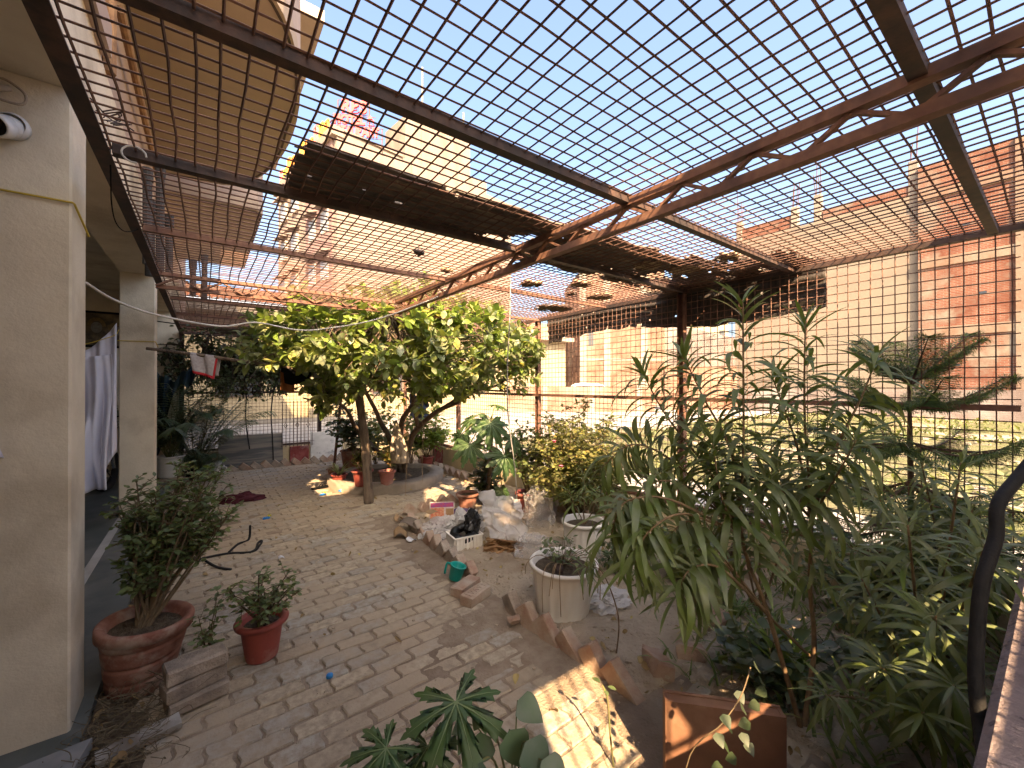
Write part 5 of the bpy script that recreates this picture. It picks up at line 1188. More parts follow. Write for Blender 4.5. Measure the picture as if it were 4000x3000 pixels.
# tree props
M_wood = mat('weathered_wood', (0.22, 0.165, 0.115), (0.13, 0.095, 0.07), 9, (0.035, 0.028, 0.024), 5, rough=.95, bmp=.8, bscale=30, bdist=.01, stretch=(3, 3, .6), lo3=.55, hi3=.64)
fp = G(797, 1086); pp = smooth_path([fp, P(792, 1000, 5.25), P(784, 920, 5.2), P(771, 825, 5.15)], 6); mb = MB(); mb.tube(pp, [.062 - .0008 * i + .004 * math.sin(i * 1.3) for i in range(len(pp))], 9)
tag(mb.build('wooden_post', M_wood, None, True), 'stout weathered wooden prop post standing before the tree pots', 'post')
pole = smooth_path([P(316, 753, 4.35), P(420, 766, 4.5), P(560, 786, 4.75), P(680, 805, 5.0), P(772, 818, 5.1)], 5); mb = MB(); mb.tube(pole, [.016 + .0005 * i for i in range(len(pole))], 7)
tag(mb.build('wooden_pole', M_wood, None, True), 'long thin wooden pole running level from the far pillar into the tree', 'pole')
mb = MB(); mb.tube(smooth_path([P(772, 822, 5.1), P(900, 826, 5.3), P(1040, 842, 5.4), P(1100, 846, 5.3)], 5), .014, 6); tag(mb.build('wooden_pole', M_wood, None, True), 'thin wooden pole under the tree crown from the prop post rightwards', 'pole')
mb = MB(); mb.tube([G(722, 1008), P(738, 850, 7.2)], .024, 6); tag(mb.build('rusty_post', M_rust, None), 'rusty steel pipe post leaning behind the tree pots', 'post')
# ================================================================== cloths
def cloth(name, label, cat, m, fn, nu=24, nv=24, skip=None, solid=.003):
    mb = MB(); mb.grid(nu, nv, fn, skip); o = mb.build(name, m, None, True, solid=solid); return tag(o, label, cat)
def on_pole(f): x = f * (len(pole) - 1); i = min(int(x), len(pole) - 2); return pole[i].lerp(pole[i + 1], x - i)
M_towel = mat('grey_white_towel', (0.44, 0.40, 0.38), (0.34, 0.30, 0.29), 40, rough=.95); M_redtrim = mat('red_trim', (0.42, 0.03, 0.035), rough=.9)
def towel_fn(a, b, f0=.24, f1=.345, L=.22):
    top = on_pole(f0 + (f1 - f0) * a); s = (b - .5) * 2; n_ = Vector((_s, _c, 0)); side = Vector((_c, -_s, 0))
    return top + Vector((0, 0, .018 * (1 - abs(s) ** .3) - L * max(0, abs(s) - .08) * (1 + .18 * a * (s < 0)))) + n_ * (.02 * (1 if s > 0 else -1) * min(1, abs(s) * 8) - .02 * math.sin(a * 9 + b * 3)) + side * (.05 * (a - .5) * -abs(s))
tw_ = thing('hand_towel', 'grey white towel with red border slung over the wooden pole', 'towel', on_pole(.3))
mb = MB(); mb.grid(24, 24, towel_fn); mb.build('towel_cloth', M_towel, tw_, True, solid=.004)
mb = MB(); mb.grid(24, 2, lambda a, b: towel_fn(a, .0 + .06 * b) + Vector((-_s, -_c, 0)) * .004); mb.grid(2, 14, lambda a, b: towel_fn(.94 + .06 * a, b * .5) + Vector((-_s, -_c, 0)) * .004); mb.build('red_border', M_redtrim, tw_, True, solid=.003)
M_black = mat('black_cloth', (0.008, 0.008, 0.009), rough=.95, spec=.1)
cloth('black_garment', 'small black garment hanging from the pole under the tree leaves', 'garment', M_black, lambda a, b: on_pole(.60 + .14 * a) + Vector((0, 0, -.17 * b - .02 * math.sin(a * 6) * b)) + Vector((-_s, -_c, 0)) * (.03 + .012 * math.sin(a * 10 + b * 3)), skip=lambda a, b: (abs(a - .5) > .42 and b > .35) or (abs(a - .5) < .12 and b < .12))
cloth('grey_rag', 'pale grey rag pegged right of the black garment', 'rag', M_towel, lambda a, b: on_pole(.75 + .05 * a) + Vector((0, 0, -.12 * b)) + Vector((-_s, -_c, 0)) * (.03 + .01 * math.sin(a * 8)), 8, 8)
M_orc = mat('orange_cloth', (0.42, 0.17, 0.06), (0.34, 0.13, 0.05), 9, rough=.95)
cloth('orange_rag', 'dusty orange rag hanging below the black garment', 'rag', M_orc, lambda a, b: P(606 + 30 * a, 800 + 6 * a + 43 * b, 4.9 + .03 * math.sin(a * 9)), 8, 6)
M_teal = mat('dark_blue_cloth', (0.018, 0.038, 0.065), (0.03, 0.055, 0.06), 5, rough=.95)
cloth('dark_garment', 'dark blue green clothes draped beside the far pillar above the palm', 'garment', M_teal, lambda a, b: P(338 + 84 * a, 798 + 22 * math.sin(a * 4) + 6 * math.sin(a * 17) + max(0, 1 - 2.2 * a) ** 1.2 * 165 * b + (30 + 8 * math.sin(a * 9)) * b, 6.6 + .05 * math.sin(a * 22 + b * 2)), 50, 20)
# white sheets in the porch
M_sheet = mat('white_bed_sheet', (0.72, 0.72, 0.80), (0.66, 0.66, 0.75), 3, rough=.9)
def sheet_fn(x0, x1, z_top, z_bot, y, sag, ph):
    def f(a, b):
        zt = z_top - sag * math.sin(math.pi * a); fold = .06 * math.sin(a * 34 + ph + b * 2.5) + .035 * math.sin(a * 71 + 2 * ph - b * 4) + .05 * math.sin(b * 6 + a * 9) + .03 * mnoise.noise((a * 14, b * 6, ph))
        return Vector((x0 + (x1 - x0) * a + .02 * math.sin(b * 5 + ph), y + fold * (.35 + .65 * b), zt + (z_bot - zt + .08 * math.sin(a * 5 + ph)) * b))
    return f
cloth('white_sheet', 'white bed sheet bunched on the line between the porch pillars', 'sheet', M_sheet, sheet_fn(-1.5, -.72, 1.80, .58, 5.45, .06, .4), 110, 44)
cloth('white_sheet', 'second white bed sheet pulled up to a point behind the first in the porch', 'sheet', M_sheet, lambda a, b: Vector((-1.25 + .53 * a, 5.82 + (.05 * math.sin(a * 30 + b * 2) + .02 * math.sin(a * 63)) * (.3 + b), 1.72 + .42 * a ** 2.2 + (.62 - 1.72 - .3 * a ** 2 + .12 * math.sin(a * 7)) * b)), 60, 24)
cloth('white_sheet', 'corner of white cloth hanging at the left edge before the front pillar', 'sheet', M_sheet, lambda a, b: P(-330 + (290 + 52 * b ** 2) * a, 600 + 30 * a + (330 + 30 * a) * b, 1.60 + .025 * math.sin(a * 26)), 40, 20)
mb = MB(); mb.tube(smooth_path([(-1.9, 5.6, 1.9), (-1.15, 5.6, 1.84), (-.76, 5.7, 1.98), (-.74, 6.1, 2.1)], 5), .004, 5); M_yrope = mat('yellow_cord', (0.50, 0.37, 0.05), rough=.8)
tag(mb.build('washing_line', M_yrope), 'yellow washing line carrying the white sheets in the porch', 'line')
# yellow cords round the pillars, white rope
mb = MB(); mb.tube([(-.76, 2.472, 2.262), (-.44, 2.472, 2.262), (-.437, 2.48, 2.258), (-.436, 2.74, 2.20)], .0045, 5); tag(mb.build('yellow_rope', M_yrope), 'yellow cord tied round the front pillar above head height', 'cord')
mb = MB(); mb.tube([(-.75, 6.112, 1.985), (-.44, 6.112, 1.99), (-.437, 6.12, 1.985), (-.436, 6.38, 1.95)], .0045, 5); tag(mb.build('yellow_rope', M_yrope), 'yellow cord tied round the far pillar', 'cord')
M_wrope = mat('white_rope', (0.52, 0.49, 0.43), rough=.9)
mb = MB(); mb.tube(smooth_path([P(184, 611, 1.97), P(250, 650, 2.2), P(340, 681, 2.5), P(475, 705, 2.9), P(553, 697, 3.1), P(640, 713, 3.3), P(705, 710, 3.45), P(810, 691, 3.6), P(925, 650, 3.6), P(1040, 600, 3.5), P(1110, 575, 3.35)], 6), .0065, 6); tag(mb.build('white_rope', M_wrope, None, True), 'sagging white rope from the front pillar over the tree to the roof truss', 'rope')
mb = MB(); mb.tube(smooth_path([P(1103, 600, 3.46), P(1101, 690, 3.55), P(1096, 800, 3.75), P(1098, 900, 3.9), P(1112, 1010, 4.1), P(1117, 1085, 4.25)], 6), .0055, 6); wc = tag(mb.build('white_cable', M_wrope, None, True), 'white cable dangling from the mesh roof down to the plastic bags', 'cable')
mb = MB(); mb.tube([P(1117, 1085, 4.25), P(1117, 1110, 4.27)], .008, 6); mb.build('plug', M_black, wc)
M_jute = mat('jute_string', (0.30, 0.21, 0.12), rough=.95)
mb = MB(); mb.tube(smooth_path([P(882, 880, 5.6), P(881, 960, 5.7), P(878, 1020, 5.7), P(875, 1090, 5.6)], 5), .004, 4); tag(mb.build('jute_string', M_jute), 'jute string hanging straight down from the tree to the path', 'string')
mb = MB(); mb.tube(smooth_path([P(910, 905, 5.6), P(915, 930, 5.6), P(912, 990, 5.6), P(913, 1040, 5.5)], 5), .004, 4); tag(mb.build('jute_string', M_jute), 'jute string tied to the lower right branch of the tree', 'string')
# bags in the tree
M_bag = mat('cream_cloth_bag', (0.52, 0.44, 0.33), (0.44, 0.36, 0.27), 6, rough=.85)
mb = MB(); mb.grid(12, 14, lambda a, b: P(855 + (a - .5) * (5 + 34 * min(1, b * 1.5)) + 10 * b, 908 + 92 * b, 5.9) + Vector((-_s, -_c, 0)) * (.07 * math.sin(math.pi * a) * b + .01 * math.sin(a * 20))); tag(mb.build('cloth_bag', M_bag, None, True, solid=.003), 'limp cream bag hanging in the tree above the pots', 'bag')
M_bluebag = mat('blue_plastic_sheet', (0.13, 0.17, 0.30), (0.10, 0.13, 0.22), 6, rough=.5)
mb = MB(); mb.grid(14, 14, lambda a, b: P(885 + 40 * a + 10 * mnoise.noise((b * 5, a, 2)), 852 + 52 * b + 12 * mnoise.noise((a * 5, b, 7)), 6.6 + .12 * mnoise.noise((a * 4, b * 4, 1)))); tag(mb.build('blue_sheet', M_bluebag, None, True, solid=.003), 'crumpled blue plastic sheet caught behind the tree branches', 'plastic')
# ================================================================== roof clutter
M_thatch = mat('old_fibre_sheet', (0.10, 0.088, 0.076), (0.16, 0.135, 0.11), 10, (0.26, 0.20, 0.14), 4, rough=.95, bmp=.5, bscale=60, bdist=.005, stretch=(.5, 4, 1))
M_thatch_d = mat('dark_fibre_sheet', (0.05, 0.044, 0.04), (0.085, 0.07, 0.06), 10, rough=.95, bmp=.5, bscale=60, bdist=.005, stretch=(.5, 4, 1))  # darker tone, used on the hanging sheet only
M_tan = mat('sun_bleached_sheet', (0.40, 0.30, 0.17), (0.30, 0.21, 0.12), 8, (0.16, 0.11, 0.07), 5, rough=.95, stretch=(.5, 3, 1))
def corr(name, label, x0, x1, y0, y1, z, hole, seed, m, sag=0.0, holes=()):
    def fn(a, b):
        x = x0 + (x1 - x0) * a; y = y0 + (y1 - y0) * b
        x += (.05 * mnoise.noise((b * 14, seed, 0)) if a in (0, 1) else 0)
        return Vector((x, y + .03 * mnoise.noise((a * 5, seed, 2)), z + .012 * math.sin(b * (y1 - y0) / .055 * 6.283) + .02 * mnoise.noise((a * 4, b * 2, seed)) + sag * a))
    def skip(a, b):
        v_ = mnoise.noise((a * (x1 - x0) * 7 + seed, b * (y1 - y0) * 16, seed)) 
        for ha, hb, hr in holes:
            if ((a - ha) * (x1 - x0)) ** 2 + ((b - hb) * (y1 - y0)) ** 2 < hr * hr * (1 + .6 * v_): return True
        edge = min(b, 1 - b, a * 3, (1 - a) * 3)
        return v_ > hole - (0.25 if edge < .04 else 0) or mnoise.noise((a * 90, b * 40, seed)) > .66
    nu = int((x1 - x0) / .02); nv = int((y1 - y0) / .0125); mb = MB(); mb.grid(nu, nv, fn, skip); return tag(mb.build(name, m, None, True, solid=.006), label, 'roof sheet')
corr('fibre_sheet', 'dark ridged fibre sheet lying on the mesh roof left of the truss', .30, 1.72, 1.74, 2.22, 2.435, .62, 1.0, M_thatch, holes=((.97, .75, .12), (.82, .95, .08)))
corr('fibre_sheet', 'torn dark fibre sheet on the mesh roof right of the truss', 1.70, 3.00, 1.72, 2.42, 2.445, .68, 7.0, M_thatch, holes=((.05, .8, .07), (.75, .95, .07)))
corr('fibre_sheet', 'ragged fibre sheet at the fence end of the mesh roof', 2.9, 3.85, 1.15, 2.45, 2.46, .46, 12.0, M_thatch, holes=((.15, .2, .22), (.3, .75, .14), (.0, .0, .4)))
mb = MB()
def hang(a, b): return Vector((3.74 + .05 * b + .012 * math.sin(b * 30), 1.08 + 3.15 * a, 2.47 - (.37 + .05 * math.sin(a * 7) + .03 * mnoise.noise((a * 20, 0, 3))) * b))
mb.grid(150, 16, hang, lambda a, b: mnoise.noise((a * 60, b * 9, 4)) > .66 or (b > .85 and mnoise.noise((a * 14, 0, 8)) > .25)); tag(mb.build('fibre_sheet', M_thatch_d, None, True, solid=.006), 'long dark fibre sheet hanging down outside the top of the long fence', 'roof sheet')
labs = ['oval tan scrap on the mesh roof nearest the corner post', 'oval tan scrap on the roof right of the first one', 'broken tan scrap above the long fence top', 'dark flat scrap on the far purlin', 'small dark crumb of sheet between the tan scraps',
        'tan scrap lying by the second purlin', 'small dark lump caught on the mesh left of the truss', 'small tan scrap beside the truss on the mesh', 'bleached flat scrap near the torn sheet edge', 'tan curled scrap under the near purlin on the fence side']
for i, (px, py, w_, h_, m) in enumerate(((1148, 612, 46, 24, M_tan), (1255, 612, 46, 22, M_tan), (1295, 640, 50, 26, M_tan), (1195, 664, 80, 20, M_thatch), (1235, 632, 22, 8, M_thatch), (1400, 572, 52, 20, M_tan), (905, 543, 22, 20, M_thatch), (965, 582, 26, 14, M_tan), (1480, 580, 60, 22, M_tan), (1575, 552, 54, 26, M_tan))):
    t_ = .93 * FPX / (HY - py); c = P(px, py, t_); rx = w_ / FPX * t_ / 2; ry = rx * U(.7, 1.2); mb = MB()
    mb.grid(14, 14, lambda a, b: Vector((c.x + (a - .5) * 2 * rx, c.y + (b - .5) * 2 * ry, 2.425 + .02 * mnoise.noise((a * 4 + i, b * 4, i)) + .006 * math.sin(a * 30))), lambda a, b: ((a - .5) ** 2 + (b - .5) ** 2) * 4 > 1 + .5 * mnoise.noise((a * 5, b * 5, i)))
    tag(mb.build('sheet_scrap', m, None, True, solid=.014), labs[i], 'scrap', 'scraps lying on the mesh roof')
# wires tangled at the roof edge by the house
mb = MB(); g = random.Random(3)
mb.tube(smooth_path([P(236, 318, 1.60), P(238, 380, 1.66), P(240, 440, 1.72), P(250, 482, 1.85), P(270, 500, 2.05), P(296, 496, 2.3), P(303, 488, 2.34)], 6), .0026, 5); tag(mb.build('loose_wire', M_black), 'loose black wire looping below the roof rail by the front pillar', 'wire')
mb = MB()
for k in range(9): a = Vector((-.27 + g.uniform(-.02, .02), 1.98 + g.uniform(-.04, .04), 2.425)); mb.tube(smooth_path([a, a + Vector((g.uniform(-.03, .05), g.uniform(-.04, .04), g.uniform(0, .03))), a + Vector((g.uniform(-.03, .06), g.uniform(-.06, .06), g.uniform(0, .03)))], 4), .0025, 4)
tag(mb.build('wire_tangle', M_rust_dark), 'tangle of wire ends on the mesh beside the front pillar', 'wire')
mb = MB(); c = P(288, 333, 1.55); mb.tube([c + Vector((.035 * math.cos(a), .01 * math.sin(a), .035 * math.sin(a))) for a in [k * .45 for k in range(12)]], .0035, 5); tag(mb.build('wire_loop', M_wrope), 'small loop of pale wire on the second roof purlin', 'wire')
# ================================================================== security camera on the front pillar
M_camw = mat('white_camera_plastic', (0.62, 0.61, 0.58), (0.55, 0.53, 0.49), 12, rough=.45, spec=.5)
cc = thing('security_camera', 'white dome security camera fixed high on the front pillar', 'camera', (-.60, 2.475, 2.42)); base = P(45, 300, 1.70); base.y = 2.476
axis = Vector((-.25, -.85, -.42)).normalized(); mrot = orient(axis) @ Matrix.Rotation(R(90), 3, 'Y')
mb = MB(); mb.lathe([(.001, .0), (.05, .0), (.05, .02), (.04, .03)], 22, base, Matrix.Rotation(R(90), 3, 'X')); mb.build('mount', M_camw, cc, True)
q = axis.to_track_quat('Z', 'Y').to_matrix()
mb = MB(); mb.lathe([(.036, -.01), (.042, .02), (.042, .05), (.040, .052), (.042, .054), (.042, .10), (.036, .105), (.034, .10)], 24, base, q); mb.build('housing', M_camw, cc, True)
mb = MB(); mb.disc(base + axis * .098, .034, 22, q); mb.lathe([(.018, .098), (.014, .106), (.001, .108)], 16, base, q); mb.build('lens', mat('camera_lens', (0.006, 0.006, 0.007), rough=.12, spec=.7), cc, True)
mb = MB(); b2_ = base + Vector((-.02, -.004, .085)); mb.tube(smooth_path([b2_ + Vector((-.06, 0, .03)), b2_ + Vector((-.02, -.03, .0)), b2_ + Vector((.05, -.03, .0)), b2_ + Vector((.055, -.02, .05)), b2_ + Vector((.0, -.02, .085)), b2_ + Vector((-.05, -.03, .06))], 5), .005, 6); mb.tube([b2_ + Vector((-.05, -.03, .06)), b2_ + Vector((-.02, -.03, .03)), b2_ + Vector((.02, -.025, .055))], .011, 6); mb.build('cable', M_conc, cc, True)
# ================================================================== framed picture, motorcycle in the porch
fr = thing('framed_picture', 'dark framed wall picture of two figures on the end wall of the porch', 'picture', (-1.24, 8.98, 2.4))
mb = MB(); x0, x1, z0, z1 = -1.50, -.98, 2.12, 2.62
mb.bx(x0, x1, 8.955, 8.998, z1, z1 + .03); mb.bx(x0, x1, 8.955, 8.998, z0 - .03, z0); mb.bx(x0 - .03, x0, 8.955, 8.998, z0 - .03, z1 + .03); mb.bx(x1, x1 + .03, 8.955, 8.998, z0 - .03, z1 + .03); mb.build('frame', M_black, fr)
M_art = mat('faded_print', (0.12, 0.085, 0.045), (0.05, 0.04, 0.03), 7, (0.22, 0.17, 0.09), 4, rough=.4)
mb = MB(); mb.bx(x0, x1, 8.975, 8.99, z0, z1); mb.build('print', M_art, fr)
M_face = mat('print_face', (0.16, 0.15, 0.12), (0.11, 0.09, 0.07), 20, rough=.4); M_hair = mat('print_headdress', (0.10, 0.07, 0.03), (0.17, 0.11, 0.04), 30, rough=.4)
for cx_, cz_, s_ in ((-1.34, 2.40, .085), (-1.12, 2.36, .075)):
    mb = MB(); mb.grid(2, 20, lambda a, b: Vector((cx_ + a * s_ * .75 * math.cos(b * 6.283), 8.973, cz_ + a * s_ * math.sin(b * 6.283)))); mb.build('printed_figure', M_face, fr)
    mb = MB(); mb.grid(2, 20, lambda a, b: Vector((cx_ + (.75 + .5 * a) * s_ * math.cos(b * 3.1416), 8.9735, cz_ + .2 * s_ + (1 + .6 * a) * s_ * math.sin(b * 3.1416)))); mb.build('printed_figure', M_hair, fr)
bike = thing('motorcycle', 'black motorcycle parked in the dark porch below the white sheets', 'motorcycle', (-1.25, 7.2, .06), R(75))
M_chrome = mat('chrome', (0.6, 0.6, 0.6), rough=.2, metal=1.0); M_bikeb = mat('black_bike_paint', (0.012, 0.012, 0.014), rough=.25, spec=.5)
for x_ in (-.62, .66):
    mb = MB(); mb.tube([(x_ + .27 * math.cos(a), 0, .31 + .27 * math.sin(a)) for a in [k * 6.283 / 24 for k in range(25)]], .045, 8, False); w_ = mb.build('wheel', M_tyre, bike, True, True)
    mb = MB(); mb.tube([(x_, -.05, .31), (x_, .05, .31)], .05, 12)
    for k in range(8): mb.bar((x_, 0, .31), (x_ + .24 * math.cos(k * .785), 0, .31 + .24 * math.sin(k * .785)), .012, .012)
    mb.build('rim', M_chrome, w_, False, True)
mb = MB(); mb.bbox((0.02, 0, .36), (.36, .24, .26), .03); mb.tube([(.06, 0, .45), (.16, 0, .66)], .09, 10); mb.build('engine', M_bikeb, bike, False, True)
mb = MB(); mb.lathe([(.01, -.28), (.11, -.22), (.14, 0), (.12, .2), (.01, .28)], 14, (.2, 0, .82), Matrix.Rotation(R(90), 3, 'Y')); mb.build('fuel_tank', M_bikeb, bike, True, True)
mb = MB(); mb.bbox((-.34, 0, .80), (.72, .24, .09), .03); mb.build('seat', M_tyre, bike, True, True)
mb = MB(); mb.tube(smooth_path([(.12, .14, .4), (.05, .16, .24), (-.4, .17, .27), (-.8, .17, .34)], 5), [.02] * 5 + [.028] * 5 + [.045] * 6, 8); mb.build('exhaust', M_chrome, bike, True, True)
mb = MB(); mb.tube([(.66, .09, .31), (.48, .09, .95)], .022, 8); mb.tube([(.66, -.09, .31), (.48, -.09, .95)], .022, 8); mb.build('fork', M_chrome, bike, False, True)
mb = MB(); mb.tube(smooth_path([(.36, .36, 1.04), (.46, .2, 1.02), (.5, 0, .98), (.46, -.2, 1.02), (.36, -.36, 1.04)], 4), .013, 6); mb.build('handlebar', M_bikeb, bike, True, True)
mb = MB(); mb.lathe([(.09, 0), (.085, .06), (.05, .1), (.001, .11)], 16, (.62, 0, .88), Matrix.Rotation(R(-90), 3, 'Y')); mb.build('headlight', M_chrome, bike, True, True)
# ================================================================== rubbish and small things
M_sack = mat('white_sack', (0.50, 0.48, 0.45), (0.38, 0.36, 0.33), 7, rough=.9)
def lump(name, label, cat, c, r, m, seed, squash=.7, amp=.35, freq=2.2, n=20, solid=0, group=None, rag=0.0):
    mb = MB(); c = Vector(c)
    def fn(a, b):
        th = a * 6.283; ph = -1.25 + 2.8 * b; d = Vector((math.cos(th) * math.cos(ph), math.sin(th) * math.cos(ph), math.sin(ph)))
        k = 1 + amp * mnoise.noise(d * freq + Vector((seed, 0, 0))) + amp * .5 * abs(mnoise.noise(d * freq * 2.6 + Vector((0, seed, 0)))) + amp * .25 * mnoise.noise(d * freq * 6 + Vector((0, seed, 0)))
        p = Vector((d.x * r[0] * k, d.y * r[1] * k, d.z * r[2] * k)); p = p + c; p.z = max(p.z, .006 + .004 * math.sin(a * 40)); return p
    mb.grid(n * 2, n, fn, (lambda a, b: mnoise.noise((a * 9, b * 9, seed)) > .6 - rag) if rag else None)
    o = mb.build(name, m, None, False, solid=solid); return tag(o, label, cat, group)
lump('white_sack', 'crumpled white sacks heaped by the palm at the back left', 'sack', (0.08, 8.15, .14), (.17, .14, .14), M_sack, 3, amp=.5)
lump('dark_sack', 'dark plastic sack slumped behind the white bucket pot', 'sack', (-0.08, 8.45, .16), (.2, .16, .2), M_black, 5)
M_maroon = mat('maroon_cloth', (0.055, 0.012, 0.02), (0.085, 0.022, 0.03), 9, rough=.95)
c = G(523, 1084); lump('maroon_cloth', 'maroon cloth bundle dropped on the pavers by the left bush', 'cloth', (c.x, c.y, .03), (.20, .10, .075), M_maroon, 8, amp=.5)
M_blue = mat('bright_blue_film', (0.02, 0.16, 0.46), (0.04, 0.24, 0.55), 20, rough=.4); M_yel = mat('yellow_film', (0.55, 0.48, 0.04), rough=.4)
for i, (px, py, r0, lab) in enumerate(((742, 1062, .05, 'blue plastic wrapper heap beside the tree planter kerb'), (697, 1071, .035, 'blue and yellow wrapper left of the planter'), (576, 1122, .030, 'blue and yellow wrapper on the pavers nearest the black hose'), (565, 1076, .026, 'scrap of blue film right of the maroon cloth'))):
    c = G(px, py); o = lump('plastic_wrapper', lab, 'wrapper', (c.x, c.y, .015), (r0, r0 * .7, r0 * (.7 if i == 0 else .35)), M_blue, i + 2, amp=.8, n=10, group='blue wrappers on the paving')
    if i in (1, 2): mb = MB(); mb.grid(4, 4, lambda a, b: Vector((c.x + .01 + .04 * a, c.y + .01 + .03 * b, .03 + .012 * math.sin(a * 9 + b * 5)))); mb.build('yellow_flap', M_yel, o, True, solid=.001)
# slipper
c = G(693, 1055); sl_ = thing('slipper', 'single dark rubber slipper lying by the planter kerb', 'slipper', c); rz = Matrix.Rotation(R(20), 3, 'Z')
poly = [(-.13, -.03), (-.10, -.042), (0, -.036), (.08, -.048), (.125, -.03), (.135, 0), (.12, .035), (.06, .045), (-.02, .032), (-.10, .04), (-.13, .03)]
mb = MB(); mb.prism(poly, lambda p: c + rz @ Vector((p[0], p[1], .006)), lambda p: c + rz @ Vector((p[0], p[1], .026))); mb.build('sole', M_black, sl_)
mb = MB(); mb.tube(smooth_path([c + rz @ Vector((-.01, -.036, .02)), c + rz @ Vector((.03, -.02, .06)), c + rz @ Vector((.085, 0, .03)), c + rz @ Vector((.03, .02, .06)), c + rz @ Vector((-.01, .036, .02))], 4), .007, 6); mb.build('strap', M_black, sl_)
# bottle cap
c = G(713, 1464); mb = MB(); mb.lathe([(.001, .016), (.014, .016), (.016, .012), (.0165, .0), (.014, .0)], 18, (c.x, c.y, .006)); mb.lathe([(.0168, .002), (.0168, .011)], 18, (c.x, c.y, .006)); tag(mb.build('bottle_cap', M_blue, None, True), 'small bright blue bottle cap on the front pavers', 'cap')
# hose on the pavers
hz_ = lambda px, py: G(px, py, .012) + Vector((0, 0, 0))
mb = MB(); mb.tube(smooth_path([hz_(360, 1225), hz_(420, 1210), hz_(490, 1196), hz_(545, 1192), hz_(562, 1178), hz_(566, 1168), hz_(558, 1173), hz_(553, 1186), hz_(540, 1194)], 6), .010, 6); mb.tube(smooth_path([hz_(445, 1211), hz_(470, 1225), hz_(500, 1230)], 5), .010, 6); mb.tube(smooth_path([hz_(495, 1193), hz_(515, 1175), hz_(538, 1165), P(541, 1135, 4.0)], 5), .010, 6)
tag(mb.build('black_hose', M_tyre, None, True), 'black rubber hose looped on the pavers behind the red pot', 'hose')
# papers and cardboard
M_card = mat('brown_cardboard', (0.34, 0.225, 0.12), (0.28, 0.18, 0.095), 9, rough=.9); M_paper = mat('white_paper', (0.62, 0.62, 0.64), rough=.8); M_kraft = mat('kraft_paper', (0.37, 0.22, 0.105), (0.28, 0.16, 0.075), 6, rough=.8)
def flat(name, label, cat, c, w_, d_, m, rz, lift=.012, curl=.02, ph=0.0):
    q_ = Matrix.Rotation(rz, 3, 'Z'); mb = MB()
    mb.grid(8, 8, lambda a, b: Vector(c) + q_ @ Vector(((a - .5) * w_, (b - .5) * d_, lift + curl * (math.sin(a * 4 + ph) * .5 + (b - .3) ** 2)))); return tag(mb.build(name, m, None, True, solid=.002), label, cat)
flat('paper_sheet', 'torn pale paper lying alone on the pavers before the planter', 'paper', G(725, 1143), .16, .10, mat('dirty_paper', (0.40, 0.33, 0.25), (0.30, 0.24, 0.18), 9, rough=.9), .5)
flat('paper_slip', 'folded white paper slip on the pavers beside the cardboard', 'paper', G(889, 1171), .085, .07, M_paper, .5, .02, .03)
flat('paper_scrap', 'tiny white paper scrap on the pavers near the red pot', 'paper', G(609, 1208), .045, .03, M_paper, .2)
flat('cardboard_piece', 'small brown cardboard piece standing against the brick row', 'cardboard', G(866, 1164), .13, .11, M_card, -.3, .03, .08)
flat('cardboard_piece', 'grey brown cardboard strip lying over the brick row end', 'cardboard', G(884, 1140, .05), .24, .12, mat('grey_cardboard', (0.17, 0.135, 0.105), rough=.9), -1.0, .04, .05)
flat('cardboard_piece', 'curled tan cardboard strip near the first saw-tooth brick', 'cardboard', G(862, 1128, .02), .13, .05, M_card, .6, .03, .06)
# cartons with printed panels
def carton(name, label, c, size, rz, m, prints, tilt=0.0):
    root = thing(name, label, 'carton', c, rz); mb = MB(); q_ = Matrix.Rotation(tilt, 3, 'X'); mb.bbox(q_ @ Vector((0, 0, size[2] / 2)), size, .003, q_); mb.build('box', m, root, False, True)
    for (x0_, x1_, z0_, z1_, mm) in prints:
        mb = MB(); mb.add([q_ @ Vector((x, -size[1] / 2 - .0015, z)) for x, z in ((x0_, z0_), (x1_, z0_), (x1_, z1_), (x0_, z1_))], [(0, 1, 2, 3)]); mb.build('printed_panel', mm, root, False, True)
M_cw = mat('carton_white', (0.55, 0.50, 0.42), (0.46, 0.33, 0.28), 25, rough=.6); M_pr1 = mat('orange_food_print', (0.50, 0.13, 0.07), (0.58, 0.30, 0.15), 40, rough=.5); M_pr2 = mat('red_violet_print', (0.40, 0.05, 0.10), (0.22, 0.05, 0.20), 45, rough=.5); M_purple = mat('purple_carton', (0.07, 0.035, 0.14), (0.11, 0.06, 0.20), 25, rough=.5)
carton('carton', 'printed food carton with orange picture leaning among the rubbish', G(955, 1140), (.26, .10, .26), R(-YAW + 8), M_cw, ((-.12, .02, .03, .20, M_pr1), (-.12, .12, .205, .25, M_pr2), (.04, .12, .10, .19, M_kraft)), R(-20))
carton('carton', 'small purple carton between the food carton and the black coil', G(995, 1146), (.13, .09, .22), R(-YAW - 18), M_purple, ((-.055, .0, .12, .2, M_pr2), (.005, .055, .03, .2, M_sheet)), R(-6))
